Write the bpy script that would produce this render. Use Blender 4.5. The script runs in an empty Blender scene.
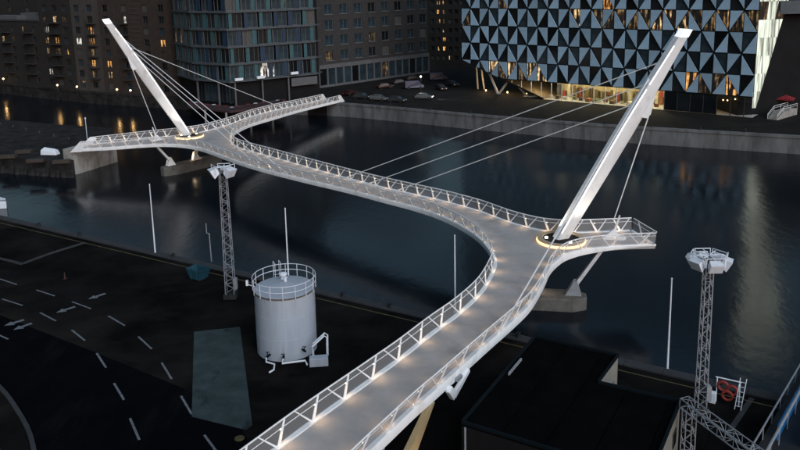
import bpy, bmesh, math, random
from mathutils import Vector, Matrix
random.seed(7)
S = bpy.context.scene
COL = S.collection
R = math.radians

# ------------------------------------------------------------------ camera
FPX, PITCH, ROLL, CAMZ, V0 = 757.0, R(10.75), R(-1.17), 32.0, 125.0
cp, sp, cr, sr = math.cos(PITCH), math.sin(PITCH), math.cos(ROLL), math.sin(ROLL)
FW = Vector((0, cp, -sp)); UP0 = Vector((0, sp, cp)); RT0 = Vector((1, 0, 0))
RT = RT0 * cr + UP0 * sr
UPV = UP0 * cr - RT0 * sr
cd = bpy.data.cameras.new('camera'); cam = bpy.data.objects.new('camera', cd); COL.objects.link(cam)
cd.sensor_width = 36; cd.lens = FPX * 36 / 800; cd.shift_y = -(225 - V0) / 800
cd.clip_start = 0.5; cd.clip_end = 3000
cam.matrix_world = Matrix(((RT.x, UPV.x, -FW.x, 0), (RT.y, UPV.y, -FW.y, 0), (RT.z, UPV.z, -FW.z, CAMZ), (0, 0, 0, 1)))
S.camera = cam

# ------------------------------------------------------------------ sky, sun, exposure
W = bpy.data.worlds.new('World'); S.world = W; W.use_nodes = True
wn = W.node_tree.nodes; wl = W.node_tree.links
sky = wn.new('ShaderNodeTexSky'); sky.sky_type = 'NISHITA'; sky.sun_disc = False
SUN_EL, SUN_AZ = R(1.6), R(152)
sky.sun_elevation = SUN_EL; sky.sun_rotation = SUN_AZ
sky.air_density = 1.1; sky.dust_density = 2.3; sky.ozone_density = 2.1
wn['Background'].inputs['Strength'].default_value = 0.10
wl.new(sky.outputs[0], wn['Background'].inputs['Color'])
sd = bpy.data.lights.new('sun', 'SUN'); sun = bpy.data.objects.new('sun', sd); COL.objects.link(sun)
sd.energy = 0.75; sd.angle = R(50); sd.color = (0.86, 0.93, 1.0)
sdir = Vector((math.sin(SUN_AZ), math.cos(SUN_AZ), math.tan(R(32)))).normalized()
sun.rotation_euler = sdir.to_track_quat('Z', 'Y').to_euler()
S.view_settings.view_transform = 'Standard'; S.view_settings.look = 'None'
S.view_settings.exposure = 1.72; S.view_settings.gamma = 1.0
S.view_settings.use_curve_mapping = False
S.cycles.use_denoising = True
S.cycles.max_bounces = 6
S.cycles.sample_clamp_indirect = 4.0

# ------------------------------------------------------------------ helpers
def G(u, v, z=0.0):
    """point where the photo pixel (800x450) meets the level z"""
    d = FW + RT * ((u - 400) / FPX) - UPV * ((v - V0) / FPX)
    t = (z - CAMZ) / d.z
    return Vector((d.x * t, d.y * t, z))

def tag(o, label, cat, group=None):
    o['label'] = label; o['category'] = cat
    if group: o['group'] = group
    return o

class MB:
    def __init__(self): self.v = []; self.f = []
    def add(self, vs, fs):
        b = len(self.v); self.v += [Vector(p) for p in vs]; self.f += [tuple(b + i for i in f) for f in fs]; return self
    def box(self, x0, x1, y0, y1, z0, z1):
        return self.add([(x0,y0,z0),(x1,y0,z0),(x1,y1,z0),(x0,y1,z0),(x0,y0,z1),(x1,y0,z1),(x1,y1,z1),(x0,y1,z1)],
                        [(3,2,1,0),(4,5,6,7),(0,1,5,4),(1,2,6,5),(2,3,7,6),(3,0,4,7)])
    def obox(self, c, ax, ay, hx, hy, z0, z1):
        """box with horizontal axes ax, ay about c"""
        c = Vector(c); ax = Vector((ax[0], ax[1], 0)).normalized(); ay = Vector((ay[0], ay[1], 0)).normalized()
        P = [c + ax*a + ay*b for a, b in ((-hx,-hy),(hx,-hy),(hx,hy),(-hx,hy))]
        return self.add([(p.x,p.y,z0) for p in P] + [(p.x,p.y,z1) for p in P],
                        [(3,2,1,0),(4,5,6,7),(0,1,5,4),(1,2,6,5),(2,3,7,6),(3,0,4,7)])
    def prism(self, poly, z0, z1):
        n = len(poly)
        return self.add([(p[0],p[1],z0) for p in poly] + [(p[0],p[1],z1) for p in poly],
                        [tuple(range(n-1,-1,-1)), tuple(range(n,2*n))] + [(i,(i+1)%n,n+(i+1)%n,n+i) for i in range(n)])
    def bar(self, a, b, w0, w1=None, t=None, side=None):
        """tapered bar of rectangular section from a to b; side = width direction"""
        a = Vector(a); b = Vector(b); d = (b-a).normalized(); w1 = w0 if w1 is None else w1
        s = Vector(side) if side is not None else (Vector((0,0,1)) if abs(d.z) < .9 else Vector((1,0,0)))
        s = (s - d*s.dot(d)).normalized(); n = d.cross(s)
        t0 = w0 if t is None else t; t1 = w1 if t is None else t
        vs = []
        for p, w, q in ((a,w0,t0),(b,w1,t1)):
            vs += [p - s*w/2 - n*q/2, p + s*w/2 - n*q/2, p + s*w/2 + n*q/2, p - s*w/2 + n*q/2]
        return self.add(vs, [(3,2,1,0),(4,5,6,7),(0,1,5,4),(1,2,6,5),(2,3,7,6),(3,0,4,7)])
    def tube(self, pts, r, n=6, closed=False):
        pts = [Vector(p) for p in pts]; m = len(pts); vs = []; fs = []
        for i, p in enumerate(pts):
            if closed: d = pts[(i+1)%m] - pts[i-1]
            else: d = pts[min(i+1,m-1)] - pts[max(i-1,0)]
            d.normalize()
            s = d.cross(Vector((0,0,1)))
            if s.length < .05: s = d.cross(Vector((1,0,0)))
            s.normalize(); u = s.cross(d)
            rr = r[i] if isinstance(r, (list, tuple)) else r
            for k in range(n):
                a = 2*math.pi*k/n
                vs.append(p + s*(rr*math.cos(a)) + u*(rr*math.sin(a)))
        for i in range(m if closed else m-1):
            j = (i+1) % m
            for k in range(n):
                fs.append((i*n+k, i*n+(k+1)%n, j*n+(k+1)%n, j*n+k))
        if not closed:
            fs.append(tuple(range(n-1,-1,-1))); fs.append(tuple((m-1)*n+k for k in range(n)))
        return self.add(vs, fs)
    def lathe(self, c, prof, n=24):
        """profile of (r, z) turned about the vertical through c"""
        c = Vector(c); vs = []; fs = []; m = len(prof)
        for r, z in prof:
            for k in range(n):
                a = 2*math.pi*k/n; vs.append((c.x + r*math.cos(a), c.y + r*math.sin(a), c.z + z))
        for i in range(m-1):
            for k in range(n): fs.append((i*n+k, i*n+(k+1)%n, (i+1)*n+(k+1)%n, (i+1)*n+k))
        fs.append(tuple(range(n-1,-1,-1))); fs.append(tuple((m-1)*n+k for k in range(n)))
        return self.add(vs, fs)
    def mesh(self, name, smooth=False):
        me = bpy.data.meshes.new(name); me.from_pydata([tuple(p) for p in self.v], [], self.f)
        bm = bmesh.new(); bm.from_mesh(me); bmesh.ops.recalc_face_normals(bm, faces=bm.faces); bm.to_mesh(me); bm.free()
        if smooth:
            me.polygons.foreach_set('use_smooth', [True]*len(me.polygons))
            me.set_sharp_from_angle(angle=R(40))
        me.update(); return me

def wloc(o):
    p = Vector((0,0,0))
    while o is not None: p += o.location; o = o.parent
    return p

def build(name, mb, mat, parent=None, smooth=False, bevel=0, world=True, origin=None):
    """one mesh object. Vertices are in world coordinates and made relative to the object's origin."""
    org = Vector(origin) if origin is not None else (wloc(parent) if parent else Vector((0,0,0)))
    if world:
        for i, p in enumerate(mb.v): mb.v[i] = p - org
    me = mb.mesh(name, smooth); me.materials.append(mat)
    o = bpy.data.objects.new(name, me); COL.objects.link(o)
    if parent: o.parent = parent; o.location = org - wloc(parent)
    else: o.location = org
    if bevel:
        m = o.modifiers.new('bevel', 'BEVEL'); m.width = bevel; m.segments = 2; m.limit_method = 'ANGLE'; m.angle_limit = R(40)
    return o

def place(name, me, mat, parent, loc, rz=0.0):
    """an object that shares mesh data, local to its parent; its material sits on the object"""
    o = bpy.data.objects.new(name, me); COL.objects.link(o); o.parent = parent
    o.location = loc; o.rotation_euler = (0, 0, rz)
    if not me.materials: me.materials.append(None)
    o.material_slots[0].link = 'OBJECT'; o.material_slots[0].material = mat
    return o

def thing(name, loc, label, cat, group=None):
    o = bpy.data.objects.new(name, None); COL.objects.link(o); o.location = loc
    o.empty_display_size = .5
    return tag(o, label, cat, group)

def struct(o): o['kind'] = 'structure'; return o

def lamp(name, kind, loc, energy, color, parent=None, radius=.05, aim=None, size=R(100), blend=.8):
    ld = bpy.data.lights.new(name, kind); ld.energy = energy; ld.color = color; ld.shadow_soft_size = radius
    o = bpy.data.objects.new(name, ld); COL.objects.link(o)
    if kind == 'SPOT': ld.spot_size = size; ld.spot_blend = blend
    if aim is not None: o.rotation_euler = (Vector(loc) - Vector(aim)).to_track_quat('Z', 'Y').to_euler()
    if parent: o.parent = parent; o.location = Vector(loc) - wloc(parent)
    else: o.location = loc
    return o

def smooth_curve(pts, step=0.8):
    """Catmull-Rom through 3D points, resampled"""
    P = [Vector(p) for p in pts]; P = [P[0]*2-P[1]] + P + [P[-1]*2-P[-2]]
    out = []
    for i in range(1, len(P)-2):
        n = max(2, int((P[i+1]-P[i]).length/step))
        for k in range(n):
            t = k/n
            out.append(.5*((2*P[i]) + (P[i+1]-P[i-1])*t + (2*P[i-1]-5*P[i]+4*P[i+1]-P[i+2])*t*t + (3*P[i]-P[i-1]-3*P[i+1]+P[i+2])*t**3))
    out.append(P[-2]); return out

class Line:
    def __init__(self, pts):
        self.p = pts; self.s = [0]
        for a, b in zip(pts, pts[1:]): self.s.append(self.s[-1] + (b-a).length)
        self.len = self.s[-1]
    def at(self, s):
        s = min(max(s, 0), self.len)
        import bisect
        i = min(max(bisect.bisect_right(self.s, s)-1, 0), len(self.p)-2)
        t = (s-self.s[i])/max(1e-9, self.s[i+1]-self.s[i])
        return self.p[i].lerp(self.p[i+1], t)
    def tan(self, s):
        d = self.at(s+.4) - self.at(s-.4); return d.normalized()
    def out(self, s):
        d = self.tan(s); return Vector((d.y, -d.x, 0)).normalized()
    def near(self, q):
        best = min(range(len(self.p)), key=lambda i: (self.p[i]-q).length_squared); return self.s[best]

# ------------------------------------------------------------------ materials
def mat(name, col, rough=.6, metal=0, var=.15, scale=3.0, bump=0.0, bscale=None, emit=None, estr=0, spec=None, stretch=None, detail=4.0, objvar=0, stain=None):
    m = bpy.data.materials.new(name); m.use_nodes = True
    nt = m.node_tree; n = nt.nodes; l = nt.links; b = n['Principled BSDF']
    b.inputs['Roughness'].default_value = rough; b.inputs['Metallic'].default_value = metal
    if spec is not None: b.inputs['Specular IOR Level'].default_value = spec
    tc = n.new('ShaderNodeTexCoord'); mp = n.new('ShaderNodeMapping'); l.new(tc.outputs['Object'], mp.inputs[0])
    if stretch: mp.inputs['Scale'].default_value = stretch
    nz = n.new('ShaderNodeTexNoise'); nz.inputs['Scale'].default_value = scale; nz.inputs['Detail'].default_value = detail
    nz.inputs['Roughness'].default_value = .65
    l.new(mp.outputs[0], nz.inputs['Vector'])
    rp = n.new('ShaderNodeValToRGB'); e = rp.color_ramp.elements
    e[0].position = .3; e[1].position = .7
    e[0].color = tuple(c*(1-var) for c in col) + (1,); e[1].color = tuple(min(1, c*(1+var)) for c in col) + (1,)
    l.new(nz.outputs[0], rp.inputs[0])
    if objvar:
        oi = n.new('ShaderNodeObjectInfo'); mr = n.new('ShaderNodeMapRange'); mr.inputs[3].default_value = 1-objvar; mr.inputs[4].default_value = 1+objvar*.6
        l.new(oi.outputs['Random'], mr.inputs[0]); hs = n.new('ShaderNodeHueSaturation'); l.new(mr.outputs[0], hs.inputs['Value']); l.new(rp.outputs[0], hs.inputs['Color']); l.new(hs.outputs[0], b.inputs['Base Color'])
    else: l.new(rp.outputs[0], b.inputs['Base Color'])
    if stain:                                                   # (colour, scale xyz, from, to, amount)
        sc_, ss, lo, hi, am = stain
        m3 = n.new('ShaderNodeMapping'); m3.inputs['Scale'].default_value = ss; m3.inputs['Location'].default_value = (3.1,1.7,.4); l.new(tc.outputs['Object'], m3.inputs[0])
        n3 = n.new('ShaderNodeTexNoise'); n3.inputs['Scale'].default_value = 1; n3.inputs['Detail'].default_value = 6; n3.inputs['Roughness'].default_value = .6; l.new(m3.outputs[0], n3.inputs['Vector'])
        r3 = n.new('ShaderNodeMapRange'); r3.inputs[1].default_value = lo; r3.inputs[2].default_value = hi; r3.inputs[4].default_value = am; l.new(n3.outputs[0], r3.inputs[0])
        x3 = n.new('ShaderNodeMixRGB'); l.new(r3.outputs[0], x3.inputs[0]); src = b.inputs['Base Color'].links[0].from_socket; l.new(src, x3.inputs[1]); x3.inputs[2].default_value = tuple(sc_) + (1,); l.new(x3.outputs[0], b.inputs['Base Color'])
    if bump:
        bp = n.new('ShaderNodeBump'); bp.inputs['Strength'].default_value = bump; bp.inputs['Distance'].default_value = .05
        nb = n.new('ShaderNodeTexNoise'); nb.inputs['Scale'].default_value = bscale or scale*6; nb.inputs['Detail'].default_value = 5
        l.new(mp.outputs[0], nb.inputs['Vector']); l.new(nb.outputs[0], bp.inputs['Height']); l.new(bp.outputs[0], b.inputs['Normal'])
    if emit:
        b.inputs['Emission Color'].default_value = emit + (1,); b.inputs['Emission Strength'].default_value = estr
    return m

def lit_mat(name, c1, c2, strength, sx=.8, sz=.8, e0=.27):
    """a window with a lit room behind it: blotchy warm emission under a glass coat"""
    m = bpy.data.materials.new(name); m.use_nodes = True
    nt = m.node_tree; n = nt.nodes; l = nt.links; b = n['Principled BSDF']
    b.inputs['Base Color'].default_value = (.02,.02,.02,1); b.inputs['Roughness'].default_value = .15
    tc = n.new('ShaderNodeTexCoord'); mp = n.new('ShaderNodeMapping'); mp.inputs['Scale'].default_value = (sx, 1, sz)
    oi = n.new('ShaderNodeObjectInfo'); sc = n.new('ShaderNodeVectorMath'); sc.operation = 'ADD'
    mul = n.new('ShaderNodeMath'); mul.operation = 'MULTIPLY'; mul.inputs[1].default_value = 37
    l.new(oi.outputs['Random'], mul.inputs[0]); cx = n.new('ShaderNodeCombineXYZ')
    l.new(mul.outputs[0], cx.inputs[0]); l.new(mul.outputs[0], cx.inputs[2])
    l.new(tc.outputs['Object'], sc.inputs[0]); l.new(cx.outputs[0], sc.inputs[1]); l.new(sc.outputs[0], mp.inputs[0])
    nz = n.new('ShaderNodeTexNoise'); nz.inputs['Scale'].default_value = 1.0; nz.inputs['Detail'].default_value = 2.5
    l.new(mp.outputs[0], nz.inputs['Vector'])
    mp2 = n.new('ShaderNodeMapping'); mp2.inputs['Scale'].default_value = (sx*1.9, 1, sz*.22); l.new(sc.outputs[0], mp2.inputs[0])
    n2 = n.new('ShaderNodeTexNoise'); n2.inputs['Scale'].default_value = 1.0; n2.inputs['Detail'].default_value = 1.0; l.new(mp2.outputs[0], n2.inputs['Vector'])
    mr = n.new('ShaderNodeMapRange'); mr.inputs[1].default_value = .42; mr.inputs[2].default_value = .56; mr.inputs[3].default_value = .25; mr.inputs[4].default_value = 1.0; l.new(n2.outputs[0], mr.inputs[0])
    mx = n.new('ShaderNodeMath'); mx.operation = 'MULTIPLY'; l.new(mr.outputs[0], mx.inputs[0]); l.new(nz.outputs[0], mx.inputs[1])
    rp = n.new('ShaderNodeValToRGB'); e = rp.color_ramp.elements
    e[0].position = e0; e[0].color = (0.006,.004,.003,1); e[1].position = .62; e[1].color = c1 + (1,)
    k = rp.color_ramp.elements.new(.43); k.color = c2 + (1,)
    l.new(mx.outputs[0], rp.inputs[0]); l.new(rp.outputs[0], b.inputs['Emission Color'])
    b.inputs['Emission Strength'].default_value = strength
    return m

M = {}
M['white'] = mat('white_steel', (.85,.86,.87), .38, 0, .05, 1.2, stain=((.55,.54,.51),(.9,.9,.5),.52,.75,.6))
M['cable'] = mat('cable_steel', (.8,.82,.84), .4, 0, .05)
M['deck'] = mat('deck_surface', (.36,.35,.345), .75, 0, .13, .45, .25, 30, stain=((.20,.195,.19),(.22,.22,.22),.56,.72,.75))
M['net'] = bpy.data.materials.new('railing_net')
M['net'].use_nodes = True
_n = M['net'].node_tree.nodes; _l = M['net'].node_tree.links
_t = _n.new('ShaderNodeBsdfTransparent'); _mx = _n.new('ShaderNodeMixShader'); _mx.inputs[0].default_value = .24
_n['Principled BSDF'].inputs['Base Color'].default_value = (.6,.6,.61,1)
_l.new(_t.outputs[0], _mx.inputs[1]); _l.new(_n['Principled BSDF'].outputs[0], _mx.inputs[2]); _l.new(_mx.outputs[0], _n['Material Output'].inputs[0])
M['bulb'] = mat('lamp_glow_warm', (.9,.8,.6), .5, 0, 0, emit=(1,.78,.5), estr=1.6)
M['led'] = mat('led_strip_warm', (.9,.8,.6), .5, 0, 0, emit=(1,.58,.24), estr=.55)
M['mastled'] = mat('led_strip_white', (.9,.9,.9), .5, 0, 0, emit=(1,.96,.9), estr=.8)
M['tip'] = mat('mast_tip_glow', (.9,.9,.9), .5, 0, 0, emit=(.95,.97,1), estr=.22)
M['concrete'] = mat('concrete', (.30,.29,.27), .85, 0, .3, .6, .4, 6, stain=((.11,.105,.10),(.8,.8,.15),.5,.7,.8))
M['quaywall'] = mat('quay_concrete', (.11,.115,.12), .85, 0, .4, .35, .4, 5, stretch=(1,1,.25), stain=((.04,.042,.045),(.9,.9,.12),.5,.7,.8))
M['stone'] = mat('dark_stone', (.024,.023,.023), .9, 0, .6, .5, .6, 4, spec=.1)
M['asphalt'] = mat('asphalt', (.0065,.006,.006), .9, 0, .8, .2, .3, 20, spec=.04, detail=9, stain=((.019,.016,.014),(.10,.16,.1),.50,.66,.8))
M['asphalt2'] = mat('new_asphalt', (.0020,.0023,.0034), .9, 0, .35, .4, .3, 20, spec=.03, stain=((.007,.007,.008),(.5,.12,.1),.55,.72,.7))
M['paving'] = mat('far_paving', (.013,.0125,.012), .85, 0, .4, .3, .3, 8, spec=.1)
M['kerb'] = mat('kerb_stone', (.028,.030,.033), .85, 0, .3, .8)
M['yellow'] = mat('yellow_paint', (.08,.06,.02), .7, 0, .5, 2)
M['paint'] = mat('road_paint', (.13,.14,.155), .7, 0, .6, 5)
M['padgrey'] = mat('weathered_concrete', (.038,.055,.058), .85, 0, .35, .55, .4, 8, detail=10, spec=.1, stain=((.010,.014,.016),(.7,.35,.5),.60,.68,.6))
M['tank'] = mat('tank_paint', (.37,.41,.47), .45, 0, .10, 1.4, stretch=(1,1,.12), detail=7, stain=((.15,.13,.11),(3.2,3.2,.16),.60,.78,.7))
M['rust'] = mat('rust_stain', (.10,.08,.065), .8, 0, .4, 3)
M['galv'] = mat('galvanised_steel', (.34,.36,.39), .5, .4, .15, 3)
M['lampwhite'] = mat('floodlight_white', (.72,.76,.82), .5, 0, .08, 2)
M['black'] = mat('black_steel', (.012,.012,.013), .6, 0, .2, 3)
M['roof'] = mat('black_roofing', (.0025,.0025,.003), .95, 0, .4, .5, .2, 10, spec=.03)
M['bluetrim'] = mat('blue_trim', (.003,.007,.010), .8, 0, .2, 2, spec=.1)
M['shedwall'] = mat('shed_wall', (.22,.21,.185), .7, 0, .12, 1.5)
M['blue'] = mat('blue_paint', (.015,.20,.50), .45, 0, .2, 1.5)
M['skip'] = mat('skip_blue', (.010,.055,.080), .6, 0, .3, 1.5)
M['red'] = mat('red_plastic', (.26,.028,.02), .5, 0, .15, 2)
M['redcloth'] = mat('red_canvas', (.22,.012,.02), .85, 0, .15, 1.5)
M['tyre'] = mat('rubber', (.01,.01,.01), .8)
M['wood'] = mat('dark_timber', (.045,.033,.025), .7, 0, .3, 2, stretch=(1,6,1))
M['gold'] = mat('gold_lit_steel', (.42,.33,.19), .45, .2, .1, 1)  # gold colour carries the warm light on the raking leg
M['glass'] = mat('dark_glass', (.010,.013,.016), .12, 0, .3, .4, objvar=.6)
M['glassb'] = mat('dark_glass_blue', (.02,.035,.045), .15, 0, .4, .5)
M['curtain'] = mat('pale_curtain', (.06,.06,.058), .8, 0, .4, 1.5, stretch=(4,1,.4))
M['frame'] = mat('window_frame_dark', (.03,.03,.032), .6)
M['framew'] = mat('window_frame_pale', (.10,.11,.12), .6)
M['brick'] = mat('brown_brick', (.030,.021,.0165), .9, 0, .3, .8, .4, 6)
M['brick2'] = mat('dark_brick', (.013,.0105,.009), .9, 0, .3, .8, .4, 6)
M['brickp'] = mat('pale_render', (.045,.040,.036), .9, 0, .2, .5)
M['band'] = mat('pale_brick_band', (.036,.029,.025), .9, 0, .2, 1)
M['greybrick'] = mat('grey_brick', (.028,.027,.028), .9, 0, .25, 1, .4, 6)
M['fascia'] = mat('pale_fascia', (.085,.09,.097), .8, 0, .15, .6)
M['slab'] = mat('slab_edge', (.055,.068,.08), .7, 0, .2, .8)
M['turq'] = mat('turquoise_panel', (.026,.085,.10), .5, 0, .25, .7)
M['navy'] = mat('navy_panel', (.010,.028,.06), .5, 0, .25, .7)
M['panel'] = mat('blue_grey_panel', (.28,.43,.56), .5, 0, .14, .35, objvar=.2)
M['night'] = mat('black_cladding', (.006,.006,.007), .8, 0, .3, .5, spec=.2)
M['soffit'] = mat('brown_soffit', (.16,.11,.06), .7, 0, .2, .5)
M['steelpale'] = mat('pale_column_steel', (.55,.53,.48), .5, 0, .1, 1)
M['warm'] = lit_mat('lit_room_orange', (1,.55,.18), (.45,.18,.04), .36)
M['warm2'] = lit_mat('lit_room_yellow', (1,.75,.38), (.30,.16,.06), .34)
M['dim'] = lit_mat('lit_room_dim', (.5,.32,.14), (.06,.035,.015), .16)
M['cool'] = lit_mat('lit_room_white', (1,.95,.85), (.3,.28,.25), .5)
M['atrium'] = lit_mat('lit_atrium', (.95,1,.86), (.70,.75,.62), .36, .9, .2, -.6)
M['globe'] = mat('street_lamp_glow', (.9,.7,.4), .5, 0, 0, emit=(1,.6,.22), estr=3.5)
M['globew'] = mat('white_lamp_glow', (.9,.9,.9), .5, 0, 0, emit=(1,.95,.8), estr=3)
def carpaint(nm, c): return mat(nm, c, .4, 0, .05)
M['cars'] = [carpaint('car_paint_black', (.01,.01,.012)), carpaint('car_paint_grey', (.025,.026,.028)), carpaint('car_paint_red', (.022,.005,.005)),
             carpaint('car_paint_white', (.09,.092,.097)), carpaint('car_paint_blue', (.01,.02,.06))]

# water
M['water'] = bpy.data.materials.new('harbour_water'); M['water'].use_nodes = True
nt = M['water'].node_tree; n = nt.nodes; l = nt.links; b = n['Principled BSDF']
b.inputs['Base Color'].default_value = (.003,.006,.010,1); b.inputs['Roughness'].default_value = .16; b.inputs['IOR'].default_value = 1.33
tc = n.new('ShaderNodeTexCoord')
mp = n.new('ShaderNodeMapping'); mp.inputs['Rotation'].default_value = (0,0,R(25)); mp.inputs['Scale'].default_value = (1,.55,1); l.new(tc.outputs['Object'], mp.inputs[0])
n1 = n.new('ShaderNodeTexNoise'); n1.inputs['Scale'].default_value = .9; n1.inputs['Detail'].default_value = 5; l.new(mp.outputs[0], n1.inputs['Vector'])
n2 = n.new('ShaderNodeTexNoise'); n2.inputs['Scale'].default_value = .05; n2.inputs['Detail'].default_value = 2; l.new(mp.outputs[0], n2.inputs['Vector'])
rp = n.new('ShaderNodeMapRange'); rp.inputs[1].default_value = .35; rp.inputs[2].default_value = .65; rp.inputs[3].default_value = .12; rp.inputs[4].default_value = .30
l.new(n2.outputs[0], rp.inputs[0])
rq_ = n.new('ShaderNodeMapRange'); rq_.inputs[1].default_value = .35; rq_.inputs[2].default_value = .65; rq_.inputs[3].default_value = .10; rq_.inputs[4].default_value = .24
l.new(n2.outputs[0], rq_.inputs[0]); l.new(rq_.outputs[0], b.inputs['Roughness'])
bp = n.new('ShaderNodeBump'); bp.inputs['Distance'].default_value = .12; l.new(rp.outputs[0], bp.inputs['Strength'])
l.new(n1.outputs[0], bp.inputs['Height']); l.new(bp.outputs[0], b.inputs['Normal'])

# ------------------------------------------------------------------ water and ground
DZ, QZ, FZ = 6.0, 1.8, 3.2           # bridge deck, near quay, far quay levels
m = MB(); m.add([(-700,-200,0),(700,-200,0),(700,900,0),(-700,900,0)], [(0,1,2,3)])
struct(build('water', m, M['water']))

qa, qb = G(0,216,QZ), G(667,369.7,QZ)
qd = (qb-qa).normalized(); qn = Vector((-qd.y, qd.x, 0)); qn = qn if qn.y > 0 else -qn      # towards the water
q0, q1 = qa - qd*160, qa + qd*230
m = MB(); m.prism([q0 - qn*1.0, q0 - qn*260, q1 - qn*260, q1 - qn*1.0], -3, QZ)
struct(build('quay_ground', m, M['asphalt']))
qc = MB()
L0 = (q1-q0).length; k = 40.0
while k < L0-120:
    a = q0 + qd*k; b_ = q0 + qd*(k+2.96)
    qc.prism([a - qn*1.0, b_ - qn*1.0, b_, a], QZ-.6, QZ+.12); k += 3
cop = build('quay_coping', qc, M['kerb']); struct(cop)
m = MB(); m.prism([q0 - qn*.999, q1 - qn*.999, q1 - qn*.05, q0 - qn*.05], -3, QZ-.61)
struct(build('quay_wall', m, M['stone']))
m = MB(); a = q0 - qn*1.9; b_ = q1 - qn*1.9; a2 = a + qn*.14; b2 = b_ + qn*.14
m.add([(p.x,p.y,QZ+.012) for p in (a,b_,b2,a2)], [(0,1,2,3)])
struct(build('yellow_edge_line', m, M['yellow']))

# carriageway of newer asphalt with markings
def sheet(name, px, z, mt):
    mm = MB(); mm.add([G(u,v,z) for u,v in px], [tuple(range(len(px)))]); return struct(build(name, mm, mt))
sheet('road', [(-60,292),(0,315),(97,353),(190,391),(240,425),(262,470),(38,470),(33,440),(18,408),(-10,378),(-60,352)], QZ+.004, M['asphalt2'])
def kerb_line(name, px, w, z0, z1, mt):
    P = smooth_curve([G(u,v,QZ) for u,v in px], 1.0); mm = MB(); vs = []; fs = []
    ln = Line(P)
    for i, p in enumerate(P):
        o = ln.out(ln.s[i])*w/2
        for q, z in ((p-o,z0),(p-o,z1),(p+o,z1),(p+o,z0)): vs.append((q.x,q.y,z))
    for i in range(len(P)-1):
        for k in range(4): fs.append((i*4+k, i*4+(k+1)%4, i*4+4+(k+1)%4, i*4+4+k))
    fs += [(0,1,2,3), tuple(len(vs)-4+k for k in range(4))]
    mm.add(vs, fs); return struct(build(name, mm, mt))
kerb_line('kerb', [(-30,365),(0,388),(18,412),(30,435),(36,462)], .3, QZ-.05, QZ+.13, M['kerb'])
kerb_line('kerb', [(-30,254),(0,259),(22,264.5)], .35, QZ-.05, QZ+.12, M['kerb'])
kerb_line('kerb', [(23,264),(50,254),(85,243)], .35, QZ-.05, QZ+.12, M['kerb'])
dashes = [((0,279),(17,284.7)),((36.4,290),(54.8,296)),((72.1,301.8),(91,308.8)),((108.3,316),(125,325.7)),((138.3,336.7),(151.7,349)),
          ((161.7,362.7),(171.7,379.3)),((181,396),(191.7,414.3)),((204.3,435),(216.7,452)),((2,299),(22.6,305.5)),((40,312.7),(56,321)),
          ((71.7,330),(85,340.7)),((96.7,353.3),(106,367.7)),((114,383.3),(124,400)),((130,418.3),(139.3,440)),((-10,331),(8.3,339.3))]
for a, b_ in dashes:
    A, B = G(*a,QZ), G(*b_,QZ); d = (B-A).normalized(); s = Vector((-d.y,d.x,0))*.085
    mm = MB(); mm.add([p + Vector((0,0,.012)) for p in (A-s,B-s,B+s,A+s)], [(0,1,2,3)])
    struct(build('lane_dash', mm, M['paint']))
for a, b_ in [((105.5,293.5),(88,299.3)),((75,306.7),(56,312.9)),((24,319.8),(4,326)),((31.7,323.3),(13.3,330))]:
    A, B = G(*a,QZ), G(*b_,QZ); d = (B-A).normalized(); s = Vector((-d.y,d.x,0)); Lh = (B-A).length
    mm = MB(); up = Vector((0,0,.012))
    q = A + d*(Lh*.55)
    mm.add([p+up for p in (A-s*.2,q-s*.2,q-s*.5,B,q+s*.5,q+s*.2,A+s*.2)], [(0,1,2,3,4,5,6)])
    struct(build('lane_arrow', mm, M['paint']))
sheet('concrete_pad', [(194,331.7),(240,326.7),(252.3,425),(246,430),(191.7,416.7)], QZ+.02, M['padgrey'])

# far bank and its quay wall
fe = [G(-160,78,FZ)] + [G(u,v,FZ) for u,v in ((0,83),(60,89),(100,92.5),(180,97))] + [G(262,101,FZ), G(346,103.5,FZ), G(480,115,FZ), G(600,124.5,FZ), G(760,134,FZ), G(900,142,FZ)]
far = fe + [Vector((600,140,FZ)), Vector((600,880,FZ)), Vector((-600,880,FZ)), Vector((-600,fe[0].y+60,FZ))]
m = MB(); m.prism(far, -2, FZ)
struct(build('far_bank', m, M['paving']))
fl = Line(smooth_curve(fe[1:], 4))
for nm_, part_, mt_ in (('far_quay_wall', [p for p in fl.p if p.x < -44], 'stone'), ('far_quay_wall', [p for p in fl.p if p.x > -48], 'quaywall')):
  fl2 = Line(part_); m = MB(); vs = []; fs = []
  for i, p in enumerate(fl2.p):
    nn = fl2.out(fl2.s[i])
    for q, z in ((p + nn*.55, -2), (p + nn*.55, FZ-.3), (p + nn*.72, FZ-.3), (p + nn*.72, FZ+.16), (p - nn*.3, FZ+.16), (p - nn*.3, FZ-.4)):
        vs.append((q.x,q.y,z))
  for i in range(len(fl2.p)-1):
    for k in range(5): fs.append((i*6+k, i*6+k+1, i*6+7+k, i*6+6+k))
  m.add(vs, fs); struct(build(nm_, m, M[mt_]))

# stone pier head on the left with its concrete abutment
IZ = 4.4
k1, k2 = G(76,174.5,0), G(117,161.5,0)
isl = [k1, k2, G(113,140,0), G(60,136,0), G(-120,118,0), G(-140,158,0), G(0,171,0), G(60,176,0)]
m = MB(); m.prism(isl, -2, 2.6); struct(build('pier_head', m, M['stone']))
ab = [k1 + Vector((.05,-.1,0)), k2 + Vector((.2,-.1,0)), k2 + Vector((-2.2,.9,0)), k1 + Vector((-2.3,.9,0))]
m = MB(); m.prism(ab, -1, IZ)
ao = build('bridge_abutment', m, M['concrete'], bevel=.06)
tag(ao, 'pale concrete abutment under the left end of the footbridge', 'abutment')

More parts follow.
